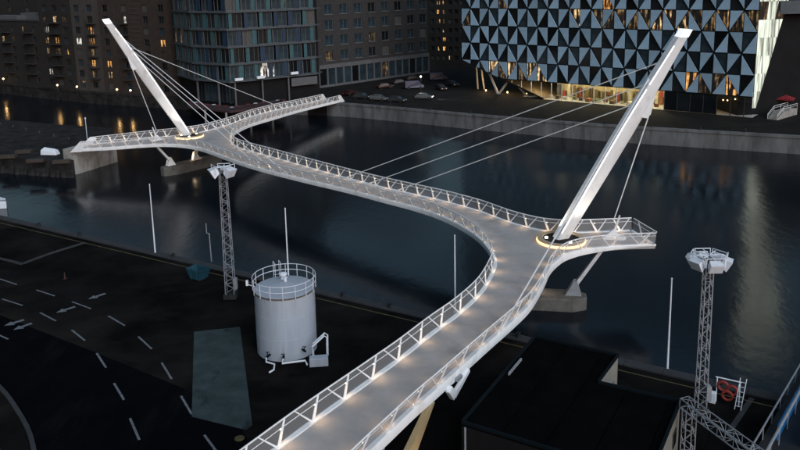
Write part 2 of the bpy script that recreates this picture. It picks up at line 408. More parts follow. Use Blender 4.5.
# ------------------------------------------------------------------ the footbridge
bz = G(560,241,DZ)
bridge = thing('footbridge', (bz.x, bz.y, 0), 'long white cable-stayed footbridge with two leaning masts and warm railing lights', 'bridge')
FD = .6                                                       # depth of the edge beam
def E3(lst):                                                  # (u, v, z) of points on the deck edge
    return [G(u,v,z) for u,v,z in lst]
def low(lst, FD=.45): # pixels of the lower rim of the edge beam -> deck edge
    out = []
    for u,v,z in lst:
        p = G(u,v,z-FD); out.append(Vector((p.x,p.y,z)))
    return out
pA = low([(400,431,6),(436,398,6),(461,375,6),(487.8,350.5,6),(513,328,6),(530.5,310,6),(543,288.5,6),(548.5,276,6),(555,268,6),(565,260.5,6),(579,256.2,6),(601,253.2,6),(628,251.2,6),(655,250.4,6)], .55)
d0 = (pA[0]-pA[1]).normalized()
pA = [Vector((pA[0]+d0*26).to_tuple()[:2] + (2.6,)), Vector((pA[0]+d0*9).to_tuple()[:2] + (5.4,))] + pA
pB = E3([(631.6,230.2,6),(601,231.6,6),(570,232.4,6),(553,231.6,6),(535,229,6),(510,222.3,6),(482,212,6),(461,205.8,6),(442,200.7,6),(408,193,6),(378,186,6),(347.7,178.2,6),(310.5,168,6),(270.6,156.7,6),(250.5,151.2,6),(238,147.2,6),(232.5,143.2,6)]) \
   + low([(231.5,140.2,6),(233,137.2,5.95),(237,133.6,5.85),(250.5,127,5.6),(275.6,119.4,5.0),(300.8,112,4.4),(340,102.3,3.75)])
pC = E3([(323,99.4,3.75),(305.8,103.4,4.2),(287,107.4,4.7),(270,111.2,5.1),(249,117,5.6),(231.6,123.4,5.9),(215,128.5,6),(198,132.6,6),(175,135.6,5.9),(150,138,5.6),(120,141.4,5.1),(91,144.6,4.75)])
pD = low([(82,151.5,4.75),(113,149.9,5.2),(140.7,147.8,5.6),(163,146.9,5.9),(180,147.6,6),(196,150,6),(210,154.2,6),(233,162.8,6),(260.6,171.6,6),(300.8,182,6),(350,193.8,6),(384,203,6),(414,211,6),(440.4,220,6),(464,232,6),(480,243.6,6)]) \
   + E3([(490.3,252,6),(494,262,6),(491.6,272.2,6),(480,292.3,6),(457.6,313.6,6),(430,334,6),(400,357.8,6),(370,379.6,6),(275,448.8,6)])
d1 = (pD[-1]-pD[-2]).normalized()
pD = pD + [Vector((pD[-1]+d1*9).to_tuple()[:2] + (5.4,)), Vector((pD[-1]+d1*28).to_tuple()[:2] + (2.6,))]
EA, EB, EC, ED = [Line(smooth_curve(p, .7)) for p in (pA, pB, pC, pD)]
EE = Line(smooth_curve([EA.p[-1], EB.p[0]], .7))              # end of the right-hand balcony
loop = EA.p + EE.p[1:-1] + EB.p + EC.p + ED.p

bm = bmesh.new()
vs = [bm.verts.new(p - wloc(bridge)) for p in loop]
es = [bm.edges.new((vs[i], vs[(i+1) % len(vs)])) for i in range(len(vs))]
bmesh.ops.triangle_fill(bm, edges=es, use_beauty=True)
bmesh.ops.recalc_face_normals(bm, faces=bm.faces)
top = list(bm.faces)
if sum(f.normal.z for f in top) < 0: bmesh.ops.reverse_faces(bm, faces=top)
ret = bmesh.ops.extrude_face_region(bm, geom=top)
low_v = [g for g in ret['geom'] if isinstance(g, bmesh.types.BMVert)]
bmesh.ops.translate(bm, verts=low_v, vec=(0,0,-.36))
bmesh.ops.recalc_face_normals(bm, faces=bm.faces)
me = bpy.data.meshes.new('deck'); bm.to_mesh(me); bm.free(); me.materials.append(M['deck'])
deck = bpy.data.objects.new('deck', me); COL.objects.link(deck); deck.parent = bridge

def sweep(line, prof, step=1, taper=0):
    """prof: list of (outward, z) relative to the line"""
    mm = MB(); vs = []; fs = []; n = len(prof); idx = list(range(0, len(line.p), step))
    if idx[-1] != len(line.p)-1: idx.append(len(line.p)-1)
    for i in idx:
        p = line.p[i]; o = line.out(line.s[i])
        k_ = 1 - .88*min(1, max(0, (line.s[i]-(line.len-taper))/taper)) if taper else 1
        vs += [p + o*a + Vector((0,0,z if z > 0 else z*k_)) for a, z in prof]
    for i in range(len(idx)-1):
        for k in range(n): fs.append((i*n+k, i*n+(k+1)%n, i*n+n+(k+1)%n, i*n+n+k))
    fs += [tuple(range(n-1,-1,-1)), tuple((len(idx)-1)*n+k for k in range(n))]
    return mm.add(vs, fs)

n_strut = 0
RH = 1.3
def railing(line, s0, s1, pitch, phase=.5, lights=True, flip=1, FD=.38, beam=True, taper=0):
    global n_strut
    if beam: build('edge_beam', sweep(line, [(-.28,.09),(.06,.09),(.10,.02),(.05,-FD-.07),(-.30,-FD)], 1, taper), M['white'], deck, smooth=True)
    idx = [s0 + (s1-s0)*k/max(2,int((s1-s0)/.7)) for k in range(max(2,int((s1-s0)/.7))+1)]
    hp = [line.at(s) + line.out(s)*.16 + Vector((0,0,RH)) for s in idx]
    rail = build('railing', MB().tube(hp, .052, 6), M['white'], bridge, smooth=True)
    wp = [line.at(s) + line.out(s)*.02 + Vector((0,0,.95)) for s in idx]
    build('light_rail', MB().tube(wp, .026, 5), M['white'], rail, smooth=True)
    mm = MB(); vs = []
    for s in idx:
        p = line.at(s); o = line.out(s); vs += [p + o*.0 + Vector((0,0,.10)), p + o*.13 + Vector((0,0,RH-.05))]
    mm.add(vs, [(2*i,2*i+1,2*i+3,2*i+2) for i in range(len(idx)-1)])
    build('net_infill', mm, M['net'], rail)
    n = max(1, round((s1-s0)/pitch)); p_ = (s1-s0)/n
    for k in range(n):
        s = s0 + p_*(k+phase); base = line.at(s) - line.out(s)*.10 + Vector((0,0,.06)); t = line.tan(s)
        for q, w0, w1 in ((.30*flip,.25,.11), (-.42*flip,.13,.055)):
            st = min(max(s + q*p_, s0), s1)
            top_ = line.at(st) + line.out(st)*.16 + Vector((0,0,RH))
            build('strut', MB().bar(base + t*(.06 if q > 0 else -.06), top_, w0, w1, .045, side=t), M['white'], rail); n_strut += 1
        if lights:
            c = line.at(s + .12*p_*flip) + line.out(s)*.0 + Vector((0,0,.93))
            bl = build('rail_light', MB().lathe(c, [(.015,-.04),(.036,-.015),(.036,.02),(.015,.04)], 8), M['bulb'], rail, smooth=True)
            aim = c - line.out(s)*.75 + Vector((0,0,-1.0))
            lamp('rail_lamp', 'SPOT', c - line.out(s)*.09 + Vector((0,0,-.06)), 12, (1,.62,.32), rail, .12, aim, R(115), 1.0)
    return rail
railing(EA, 0, EA.len, 3.0, FD=.52, taper=9); railing(EE, .1, EE.len-.1, 3.0, lights=False, FD=.07); railing(EB, 0, EB.len, 2.45); railing(EC, 0, EC.len, 2.45)
sm_ = ED.near(G(491,256,DZ)); railing(ED, 0, sm_, 2.45, flip=-1); railing(ED, sm_, ED.len, 2.95, flip=-1, beam=False)

# end wings
for line, s, sg in ((ED, 0, -1), (EC, EC.len, 1), (EB, EB.len, 1), (EC, 0, -1)):
    p = line.at(s); t = line.tan(s)*sg; o = line.out(s)
    mm = MB(); b0 = p + o*.03
    P = [b0 + Vector((0,0,-.5)), b0 + t*2.3 + Vector((0,0,-.5)), b0 + t*.1 + Vector((0,0,RH+.05)), b0 - t*1.0 + Vector((0,0,RH+.05))]
    mm.add([q - o*.09 for q in P] + [q + o*.09 for q in P], [(0,1,2,3),(7,6,5,4),(0,4,5,1),(1,5,6,2),(2,6,7,3),(3,7,4,0)])
    build('end_wing', mm, M['white'], bridge)

# masts
topR, topL = G(686,29,27.1), G(105.5,19,27.1)
def make_mast(bu, bv, top, cables, back_px, fins):
    base = G(bu, bv, DZ) + Vector((0,0,.05)); ax = (top-base); Lm = ax.length; d = ax.normalized()
    h = Vector((d.x,d.y,0)).normalized()                       # lean direction
    w = Vector((-h.y,h.x,0)); w = w if w.y < 0 else -w         # towards the camera side
    u = d.cross(w).normalized(); u = u if u.z > 0 else -u      # upper side
    th_ = R(33); u, w_s = u*math.cos(th_) + w*math.sin(th_), w*math.cos(th_) - u*math.sin(th_); w0_ = w; w = w_s
    def sec(f):
        dp = (.62 + .22*math.sin(min(1,f/.62)*math.pi/2) if f < .62 else .84 - .36*(f-.62)/.38)
        th = .46 - .12*f
        return dp, th
    mm = MB(); vs = []; N = 14; F = [i/N for i in range(N+1)]
    for f in F:
        c = base + d*(Lm*.965*f); a, t = sec(f)
        for x, y in ((-a,-t),(-a,t*.7),(-a*.82,t),(a*.80,t),(a,t*.72),(a,-t)):
            o_ = u*x + w*y; vs.append(c + o_ - d*(o_.z/d.z*.75*max(0,(f-.8)/.2)))
    fs = []
    for i in range(N):
        for k in range(6): fs.append((i*6+k,i*6+(k+1)%6,i*6+6+(k+1)%6,i*6+6+k))
    fs += [(5,4,3,2,1,0), tuple(N*6+k for k in range(6))]
    mast = build('mast', mm.add(vs, fs), M['white'], bridge, smooth=True)
    a, t = sec(1); c0 = base + d*(Lm*.966); c1 = base + d*Lm
    mm = MB(); vs = []
    for c, k in ((c0,1.0),(c1,.96)):
        for x, y in ((-a,-t),(-a,t),(a,t),(a,-t)):
            o_ = u*x*k + w*y*k; vs.append(c + o_ - d*(o_.z/d.z*.75))
    mm.add(vs, [(3,2,1,0),(4,5,6,7),(0,1,5,4),(1,2,6,5),(2,3,7,6),(3,0,4,7)])
    build('mast_tip_light', mm, M['tip'], mast)
    for f0, f1 in ((.04,.75),(.775,.955)):                     # light strip along the front upper corner
        mm = MB(); vs = []
        n = 8
        for i in range(n+1):
            f = f0 + (f1-f0)*i/n; c = base + d*(Lm*.965*f); a, t = sec(f)
            q = c + u*a*.90 + w*(t*.87)
            nn = (u + w).normalized(); sd_ = (u - w).normalized()
            vs += [q + nn*.02 - sd_*.035, q + nn*.05 - sd_*.02, q + nn*.05 + sd_*.02, q + nn*.02 + sd_*.035]
        fs = []
        for i in range(n):
            for k in range(4): fs.append((i*4+k,i*4+(k+1)%4,i*4+4+(k+1)%4,i*4+4+k))
        mm.add(vs, fs + [(0,1,2,3),(n*4,n*4+1,n*4+2,n*4+3)])
        build('light_strip', mm, M['mastled'], mast)
    # back fin for the stay
    w = w0_; u = d.cross(w).normalized(); u = u if u.z > 0 else -u
    f = .69; c = base + d*(Lm*.965*f); a, t = sec(f)
    mm = MB(); P = [c - u*(a*.8) + d*1.6, c - u*(a*.8) - d*1.2, c - u*(a+.42) - d*1.0, c - u*(a+.5) - d*.5]
    mm.add([q - w*.08 for q in P] + [q + w*.08 for q in P], [(0,1,2,3),(7,6,5,4),(0,4,5,1),(1,5,6,2),(2,6,7,3),(3,7,4,0)])
    build('stay_fin', mm, M['white'], mast)
    fin = c - u*(a+.44) - d*.8
    # stays
    an = G(*back_px, DZ)
    mm = MB(); mm.bar(an + Vector((0,0,1.9)), fin, .085, .085)
    cb = build('stay_cable', mm, M['cable'], bridge)
    m2 = MB(); m2.bar(an + Vector((0,0,.3)), an + (fin-an).normalized()*2.6, .30, .12, .16, side=h); build('cable_socket', m2, M['white'], cb)
    # anchor pedestal on the deck
    q = [an + h*a_ + w*b_ for a_, b_ in ((-1.2,0),(-.95,.42),(.95,.5),(1.25,.2),(1.25,-.2),(.95,-.5),(-.95,-.42))]
    mm = MB(); mm.prism(q, DZ-.02, DZ+.26)
    ped = build('anchor_base', mm, M['white'], bridge, bevel=.05)
    m2 = MB()
    for sgn in (-1,1):
        c = an + w*.16*sgn
        P = [c - h*.75 + Vector((0,0,.26)), c + h*.55 + Vector((0,0,.26)), c + h*.22 + Vector((0,0,1.0)), c - h*.02 + Vector((0,0,1.0))]
        m2.add([q_ - w*.04 for q_ in P] + [q_ + w*.04 for q_ in P], [(0,1,2,3),(7,6,5,4),(0,4,5,1),(1,5,6,2),(2,6,7,3),(3,7,4,0)])
    build('anchor_lug', m2, M['white'], ped)
    for f, line, (cu, cv), zz in cables:
        c = base + d*(Lm*.965*f); a, t = sec(f)
        s = line.near(G(cu,cv,zz)); e = line.at(s) - line.out(s)*.18 + Vector((0,0,.15))
        st = c + u*(a*.9) if True else c
        lug = MB(); dr = (e-st).normalized(); lug.bar(st - dr*.3, st + dr*.6, .22, .10, .10); build('cable_lug', lug, M['white'], mast)
        cb = build('stay_cable', MB().bar(e + (st-e).normalized()*.5, st + dr*.3, .085, .085), M['cable'], bridge)
        so = MB(); so.bar(e - (st-e).normalized()*.1, e + (st-e).normalized()*1.6, .20, .10, .12); build('cable_socket', so, M['white'], cb)
    # round plinth with glowing rim
    c = G(bu+1.5, bv+.5, DZ)
    pl = build('mast_plinth', MB().lathe(c, [(2.15,0),(2.15,.10),(2.35,.20),(2.35,.36),(1.85,.38),(1.83,.24)], 40), mat('lit_bench_wood', (.42,.33,.22), .6, 0, .15, 3), bridge, smooth=True)  # warm light on the bench is put into its pale colour
    build('gravel_bed', MB().lathe(c, [(1.8,.22),(1.8,.27),(.02,.29)], 32), M['stone'], pl)
    build('light_ring', MB().tube([c + Vector((2.34*math.cos(a), 2.34*math.sin(a), .12)) for a in [2*math.pi*k/40 for k in range(40)]], .14, 6, True), M['led'], pl, smooth=True)
    for ang in (0, 2.2, -2.2):
        q = c + (-h*math.cos(ang) + w*math.sin(ang))*1.45 + Vector((0,0,.25))
        fl_ = build('floodlight', MB().lathe(q, [(.16,0),(.16,.12),(.12,.15)], 12), M['globew'], pl)
        lamp('flood_lamp', 'SPOT', q + Vector((0,0,.3)), 430, (1,.90,.76), pl, .15, base + d*17, R(46), .9)
    return mast
make_mast(559.5, 240.5, topR, [(.87,EB,(353.5,176.6),6),(.765,EB,(377,182.2),6),(.665,EB,(403.5,188.7),6),(.80,EA,(494,327),6)], (613,238.5), None)
make_mast(188, 136.3, topL, [(.86,ED,(285,176),6),(.77,ED,(270,172),6),(.66,ED,(254,168),6),(.79,EC,(280,108.8),4.8)], (157,140.5), None)

# underside: raking legs and the drive bracket at the approach
sA = EA.near(G(434,398,DZ)); pa = EA.at(sA); oa = EA.out(sA); ta = EA.tan(sA)
for dt, mt in ((0,'gold'),(-3.4,'galv')):
    t0 = pa + ta*dt + (-oa*.05 if dt == 0 else -oa*1.6) + Vector((0,0,-FD)); f0 = G(396,486,QZ) if dt == 0 else G(372,490,QZ)
    P0 = [t0 + ta*.22, t0 - ta*.22, f0 - ta*1.35 , f0 + ta*1.0]; nrm = (t0-f0).cross(ta).normalized()*.2; mm = MB()
    mm.add([q - nrm for q in P0] + [q + nrm for q in P0], [(0,1,2,3),(7,6,5,4),(0,4,5,1),(1,5,6,2),(2,6,7,3),(3,7,4,0)])
    lg = build('raking_leg', mm, M[mt], bridge)
    if mt == 'gold':
        q = f0 + oa*1.6 + ta*.8; q.z = QZ+.3
        lamp('leg_uplight', 'SPOT', q, 26, (1,.72,.35), lg, .1, t0.lerp(f0,.45), R(70), .8)
sB = sA + 3.2; p = EA.at(sB); o = EA.out(sB); t = EA.tan(sB)
mm = MB(); mm.bar(p - t*1.2 + o*.15 + Vector((0,0,-.55)), p - t*.6 + o*.2 + Vector((0,0,-1.35)), .5, .6, .35, side=t)
mm.bar(p - t*.6 + o*.2 + Vector((0,0,-1.3)), p + t*1.7 + o*.1 + Vector((0,0,-.55)), .55, .3, .25)
build('drive_bracket', mm, M['white'], bridge, bevel=.05)
mm = MB(); mm.obox(p + t*.1 + o*.2, t, o, .35, .12, DZ-.5, DZ-.25); build('service_box', mm, M['galv'], bridge, bevel=.03)

# river piers with struts
def pier(bu, bv, label, sgn, off, hl):
    base = G(bu, bv, DZ); top = topR if sgn > 0 else topL
    h = Vector((top.x-base.x, top.y-base.y, 0)).normalized(); w = Vector((-h.y,h.x,0))
    c = Vector((base.x, base.y, 0)) + h*off + Vector((0,-2.4 if sgn > 0 else 0,0))
    poly = [c + h*(x*hl) + w*y for x, y in ((-1,0),(-.78,1.3),(.70,1.3),(1,.55),(1,-.55),(.70,-1.3),(-.78,-1.3))]
    pr_ = MB(); PT = 1.3 if sgn > 0 else 1.55; pr_.prism([(q.x,q.y) for q in poly], -2.5, PT)
    root = thing('bridge_pier', (c.x, c.y, 0), label, 'pier', 'river piers of the footbridge')
    body = build('pier_body', pr_, mat('pier_concrete', (.10,.093,.083), .85, 0, .4, .7, .4, 6), root, bevel=.12)
    for e, tt, zt in ((hl*.72, hl*.72+2.6, DZ-.45), (hl*.05-1.0, -1.6, DZ-.45)):
        f0 = c + h*e + Vector((0,0,PT)); t0 = base + h*(off+tt); t0.z = zt
        if sgn > 0 and e > 2: t0 = G(601,250.5,5.5)
        s_ = MB(); s_.bar(f0 + Vector((0,0,.7)) + (t0-f0).normalized()*.2, t0, .5, .42, .34, side=w)
        build('raking_strut', s_, M['galv'] if sgn > 0 else M['white'], root)
        k_ = MB()
        for yy in (-.3, .3):
            P = [f0 - h*.8 + w*yy, f0 + h*.8 + w*yy, f0 + h*.35 + w*yy + Vector((0,0,1.5)), f0 + h*.05 + w*yy + Vector((0,0,1.5))]
            k_.add([q - w*.05 for q in P] + [q + w*.05 for q in P], [(0,1,2,3),(7,6,5,4),(0,4,5,1),(1,5,6,2),(2,6,7,3),(3,7,4,0)])
        build('foot_bracket', k_, M['galv'] if sgn > 0 else M['white'], root)
    q = c - h*(hl*.1) - w*(0 if w.y > 0 else 0) + Vector((0,0,1.7))
    fl_ = build('pier_light', MB().lathe(q, [(.12,0),(.12,.1),(.08,.14)], 8), M['bulb'], root)
    lamp('pier_lamp', 'POINT', q + Vector((0,0,.5)), 22, (1,.7,.4), root, .1)
pier(559.5, 240.5, 'boat-shaped concrete pier with grey steel strut under the nearer mast', 1, -2.4, 4.6)
pier(188, 136.3, 'boat-shaped concrete pier with white bracket under the farther mast', -1, -.6, 6.2)
print('struts', n_strut)

# ------------------------------------------------------------------ far buildings
def window_meshes(w, h, mull=1, t=.09):
    """frame mesh and pane mesh, local x along the wall, y inwards, z up, centred"""
    f = MB()
    f.box(-w/2,w/2,.02,.12,-h/2,-h/2+t); f.box(-w/2,w/2,.02,.12,h/2-t,h/2)
    f.box(-w/2,-w/2+t,.02,.12,-h/2+t,h/2-t); f.box(w/2-t,w/2,.02,.12,-h/2+t,h/2-t)
    for k in range(mull):
        x = -w/2 + w*(k+1)/(mull+1); f.box(x-t*.4,x+t*.4,.025,.11,-h/2+t,h/2-t)
    p = MB(); p.add([(-w/2+t*.5,.10,-h/2+t*.5),(w/2-t*.5,.10,-h/2+t*.5),(w/2-t*.5,.10,h/2-t*.5),(-w/2+t*.5,.10,h/2-t*.5)], [(0,1,2,3)])
    return f.mesh('window'), p.mesh('pane')

class Wall:
    """a vertical wall plane from A to B (left to right as the camera sees it), local x along, y away from the camera"""
    def __init__(self, A, B):
        self.A = Vector((A.x,A.y,0)); d = Vector((B.x-A.x,B.y-A.y,0)); self.L = d.length; self.d = d.normalized()
        self.n = Vector((-self.d.y,self.d.x,0)); self.ang = math.atan2(d.y, d.x)
    def P(self, s, y, z): return self.A + self.d*s + self.n*y + Vector((0,0,z))
    def box(self, mb, s0, s1, y0, y1, z0, z1):
        return mb.add([self.P(s0,y0,z0),self.P(s1,y0,z0),self.P(s1,y1,z0),self.P(s0,y1,z0),self.P(s0,y0,z1),self.P(s1,y0,z1),self.P(s1,y1,z1),self.P(s0,y1,z1)],
                      [(3,2,1,0),(4,5,6,7),(0,1,5,4),(1,2,6,5),(2,3,7,6),(3,0,4,7)])
    def face(self, mb, z0, z1, holes, reveal=.3):
        """front face with rectangular openings (s0,s1,z0,z1)"""
        xs = sorted({0, self.L} | {h[0] for h in holes} | {h[1] for h in holes}); zs = sorted({z0, z1} | {h[2] for h in holes} | {h[3] for h in holes})
        for zi in range(len(zs)-1):
            run = None
            for xi in range(len(xs)-1):
                cx, cz = (xs[xi]+xs[xi+1])/2, (zs[zi]+zs[zi+1])/2
                inside = any(h[0] < cx < h[1] and h[2] < cz < h[3] for h in holes)
                if not inside and run is None: run = xs[xi]
                if inside and run is not None:
                    mb.add([self.P(run,0,zs[zi]),self.P(xs[xi],0,zs[zi]),self.P(xs[xi],0,zs[zi+1]),self.P(run,0,zs[zi+1])], [(0,1,2,3)]); run = None
            if run is not None:
                mb.add([self.P(run,0,zs[zi]),self.P(self.L,0,zs[zi]),self.P(self.L,0,zs[zi+1]),self.P(run,0,zs[zi+1])], [(0,1,2,3)])
        for s0, s1, a, b in holes:
            for q in (((s0,a),(s1,a)),((s1,a),(s1,b)),((s1,b),(s0,b)),((s0,b),(s0,a))):
                mb.add([self.P(q[0][0],0,q[0][1]),self.P(q[1][0],0,q[1][1]),self.P(q[1][0],reveal,q[1][1]),self.P(q[0][0],reveal,q[0][1])], [(0,1,2,3)])

def shell(mb, w, z0, z1, depth):
    """sides, back and roof of a block behind wall w"""
    a, b, c, d = w.P(0,0,z0), w.P(w.L,0,z0), w.P(w.L,depth,z0), w.P(0,depth,z0)
    up = Vector((0,0,z1-z0))
    mb.add([a,b,c,d,a+up,b+up,c+up,d+up], [(1,2,6,5),(2,3,7,6),(3,0,4,7),(4,5,6,7)])

def block(name, label, A, B, z1, depth, wallmat, cols, rows, wsize, lit, frame='frame', glass=('glass','glassb','curtain'), mull=1, group=None, parapet='kerb', sill=None, z0=FZ):
    w = Wall(A, B); root = thing(name, (A.x, A.y, z0), label, 'building', group)
    ww, wh = wsize; fm, pm = window_meshes(ww, wh, mull); holes = []
    for zc in rows:
        for sc in cols: holes.append((sc*w.L-ww/2, sc*w.L+ww/2, zc-wh/2, zc+wh/2))
    mb = MB(); w.face(mb, z0, z1, holes); shell(mb, w, z0, z1, depth); wo = build('wall', mb, wallmat, root)
    sm = None
    if sill:
        sb = MB(); sb.box(-ww/2-.1,ww/2+.1,-.38,-.2,-.08,.08); sm = sb.mesh('sill')
    for ri, zc in enumerate(rows):
        for ci, sc in enumerate(cols):
            p = w.P(sc*w.L, .2, zc) - wloc(root)
            fo = place('window', fm, M[frame], root, p, w.ang)
            k = lit.get((ri,ci))
            g = k or random.choices(glass, (6,3,1.2))[0]
            place('pane', pm, M[g], fo, (0,0,0))
            if sm: place('sill', sm, M[sill], fo, (0,0,-wh/2-.08))
    pb = MB(); w.box(pb, -.15, w.L+.15, -.18, .25, z1, z1+.5); build('parapet', pb, M[parapet], root)
    return root, w

def balconies(root, w, items, mt='black', depth=1.3):
    for s, z, wd in items:
        mb = MB(); w.box(mb, s-wd/2, s+wd/2, -depth, -.01, z-.12, z+.03)
        b_ = build('balcony', mb, M['frame'], root)
        mb = MB(); w.box(mb, s-wd/2, s+wd/2, -depth-.02, -depth+.02, z+1.0, z+1.06)
        n = max(3, int(wd/.35))
        for k in range(n+1):
            x = s - wd/2 + wd*k/n; w.box(mb, x-.02, x+.02, -depth-.015, -depth+.015, z+.03, z+1.0)
        build('balcony_railing', mb, M[mt], b_)

RZ = [FZ+1.8+3.05*k for k in range(8)]
# four brick apartment blocks on the left
Lp = [G(u,v,FZ) for u,v in ((-45,79.5),(46,87.5),(78,90),(105,92),(174,96.5))]
r1, w1 = block('apartment_block', 'low dark brick apartment block with black balconies and white rooftop sheds, leftmost', Lp[0], Lp[1], 22.6, 16, M['brick2'],
      [.06,.17,.28,.39,.50,.61,.72,.83,.94], RZ[:6], (1.5,1.7), {(4,5):'warm2',(4,6):'dim',(1,4):'dim',(5,7):'dim',(3,4):'dim'})
balconies(r1, w1, [(w1.L*f, z-1.0, 4.2) for z in RZ[1:6] for f in (.34,.66,.89)])
for s0, s1, d0_, h_ in ((.50,.72,2,1.5),(.66,.82,5,2.2),(.86,.98,3,1.2),(.40,.5,4,1.4)):
    mb = MB(); w1.box(mb, w1.L*s0, w1.L*s1, d0_, d0_+4, 22.6, 22.6+h_); build('rooftop_shed', mb, M['fascia'], r1)
r2, w2 = block('apartment_block', 'tall dark apartment block with lit yellow windows, beside the low balcony block', Lp[1]+Vector((.1,0,0)), Lp[2], 38, 18, M['brick2'],
      [.2,.5,.8], RZ, (2.2,1.8), {(6,1):'warm2',(6,2):'dim',(5,0):'cool',(4,0):'warm2',(4,1):'warm',(3,1):'dim',(3,0):'dim',(1,0):'cool',(3,2):'warm',(6,0):'dim'}, mull=2)
balconies(r2, w2, [(w2.L*.5, z-1.05, 4.4) for z in RZ[1:7]])
r3, w3 = block('apartment_block', 'narrow pale rendered apartment block with orange-lit balcony windows', Lp[2]+Vector((.1,0,0)), Lp[3], 39, 18, M['brickp'],
      [.2,.68], RZ, (2.3,1.9), {(5,1):'warm',(4,1):'warm',(2,1):'warm',(1,1):'dim',(4,0):'cool',(3,1):'dim'}, mull=2)
balconies(r3, w3, [(w3.L*.74, z-1.1, 3.6) for z in RZ[1:7]])
r4, w4 = block('apartment_block', 'brown brick apartment block with pale horizontal bands behind the farther mast', Lp[3]+Vector((.1,0,0)), Lp[4], 38, 18, M['brick'],
      [.10,.38,.68,.90], RZ, (1.9,1.9), {(6,1):'cool',(2,0):'warm',(1,0):'warm2',(4,3):'warm',(3,3):'dim'}, mull=1)
for k in range(22):
    z = FZ + 1.2*(k+1)
    mb = MB(); w4.box(mb, w4.L*.46, w4.L*.60, -.06, -.002, z, z+.45); build('brick_band', mb, M['band'], r4)
balconies(r4, w4, [(w4.L*.38, z-1.05, 3.0) for z in RZ[1:7]])
Lq = [G(-60,66,FZ), G(52,72,FZ)]
rq, wq = block('rear_apartment_block', 'dark tall block rising behind the low balcony block at top left', Lq[0], Lq[1], 42, 18, M['brick2'], [.1,.25,.4,.55,.7,.85], [FZ+15.5+3.1*k for k in range(4)], (1.6,1.7), {(2,4):'dim'})
# recessed linking block with orange windows
Ra, Rb = G(158,88,FZ), G(186,91,FZ)
r5, w5 = block('stair_tower', 'shadowed linking block with one orange-lit window behind the striped brick block', Ra, Rb, 36, 14, M['brick2'], [.25,.55,.82], RZ[:7], (1.6,2.0), {(4,1):'warm',(4,2):'dim',(3,1):'dim',(5,1):'dim'})

# rounded glass block with turquoise and navy panels
Bp = [G(179,97,FZ), G(196,103.5,FZ), G(232,107,FZ), G(318,96.5,FZ)]
gb = thing('glass_apartment_block', (Bp[0].x, Bp[0].y, FZ), 'rounded glass block with turquoise and navy panels on every storey', 'building')
SZ = [9.4 + 4.12*k for k in range(7)]
gw = [Wall(Bp[0],Bp[1]), Wall(Bp[1],Bp[2]), Wall(Bp[2],Bp[3])]
core = MB(); core.prism([q + Vector((.4,1.3,0)) for q in Bp] + [Bp[3] + Vector((Bp[3].x,Bp[3].y,0)).normalized()*26 - Vector((.6,0,0)), Bp[0] + Vector((4,26,0))], FZ, SZ[-1]+4.5); build('core_wall', core, M['night'], gb)
pan_m = {}
def flat(name, w, h, t=.1):
    key = (name, round(w,2), round(h,2))
    if key not in pan_m:
        b_ = MB(); b_.box(-w/2, w/2, -t/2, t/2, -h/2, h/2); pan_m[key] = b_.mesh(name)
    return pan_m[key]
rng = random.Random(11)
for si in range(6):
    z0 = SZ[si]
    mb = MB()
    outl = [q - Vector((.0,.55,0)) for q in Bp]
    mb.prism(outl + [Bp[3] + Vector((1,3,0)), Bp[0] + Vector((1,3,0))], z0-.38, z0)
    build('floor_slab', mb, M['slab'], gb)
    rb = MB(); rb.tube([q - Vector((0,.5,0)) + Vector((0,0,z0+.95)) for q in Bp], .03, 5); rb.tube([q - Vector((0,.5,0)) + Vector((0,0,z0+.5)) for q in Bp], .02, 4)
    build('balustrade', rb, M['framew'], gb)
    for wi, w in enumerate(gw):
        nb = max(1, round(w.L/4.1)); bw = w.L/nb; sh = .22 if si % 2 else .74
        for k in range(nb):
            zc = z0 + 1.86; x0 = bw*k
            px_ = x0 + bw*sh; pw = rng.choice((.9,1.0,1.25)); kind = rng.choice(('turq','navy','navy','turq'))
            place('colour_panel', flat('colour_panel', pw, 3.66, .12), M[kind], gb, w.P(px_,.0,zc) - wloc(gb), w.ang)
            for a_, b_ in ((x0+.03, px_-pw/2-.02), (px_+pw/2+.02, x0+bw-.03)):
                ww_ = round(b_-a_, 2)
                if ww_ < .4: continue
                key = ('w', ww_)
                if key not in pan_m: pan_m[key] = window_meshes(ww_, 3.6, 1 if ww_ > 1.8 else 0, .09)
                fm, pm = pan_m[key]
                fo = place('window', fm, M['framew'], gb, w.P((a_+b_)/2,.15,zc) - wloc(gb), w.ang)
                g = rng.choices(('glass','glassb','curtain','dim'), (4,5,2,.3))[0]
                if si == 0 and wi == 2 and k == 2: g = 'cool'
                place('pane', pm, M[g], fo, (0,0,0))
    for w in gw[1:]:
        n = int(w.L/2.9)
        for k in range(n):
            mb = MB(); w.box(mb, 2.9*(k+.5)-.03, 2.9*(k+.5)+.03, -.62, -.56, z0, z0+3.74)
            if si < 5: build('facade_rod', mb, M['frame'], gb)
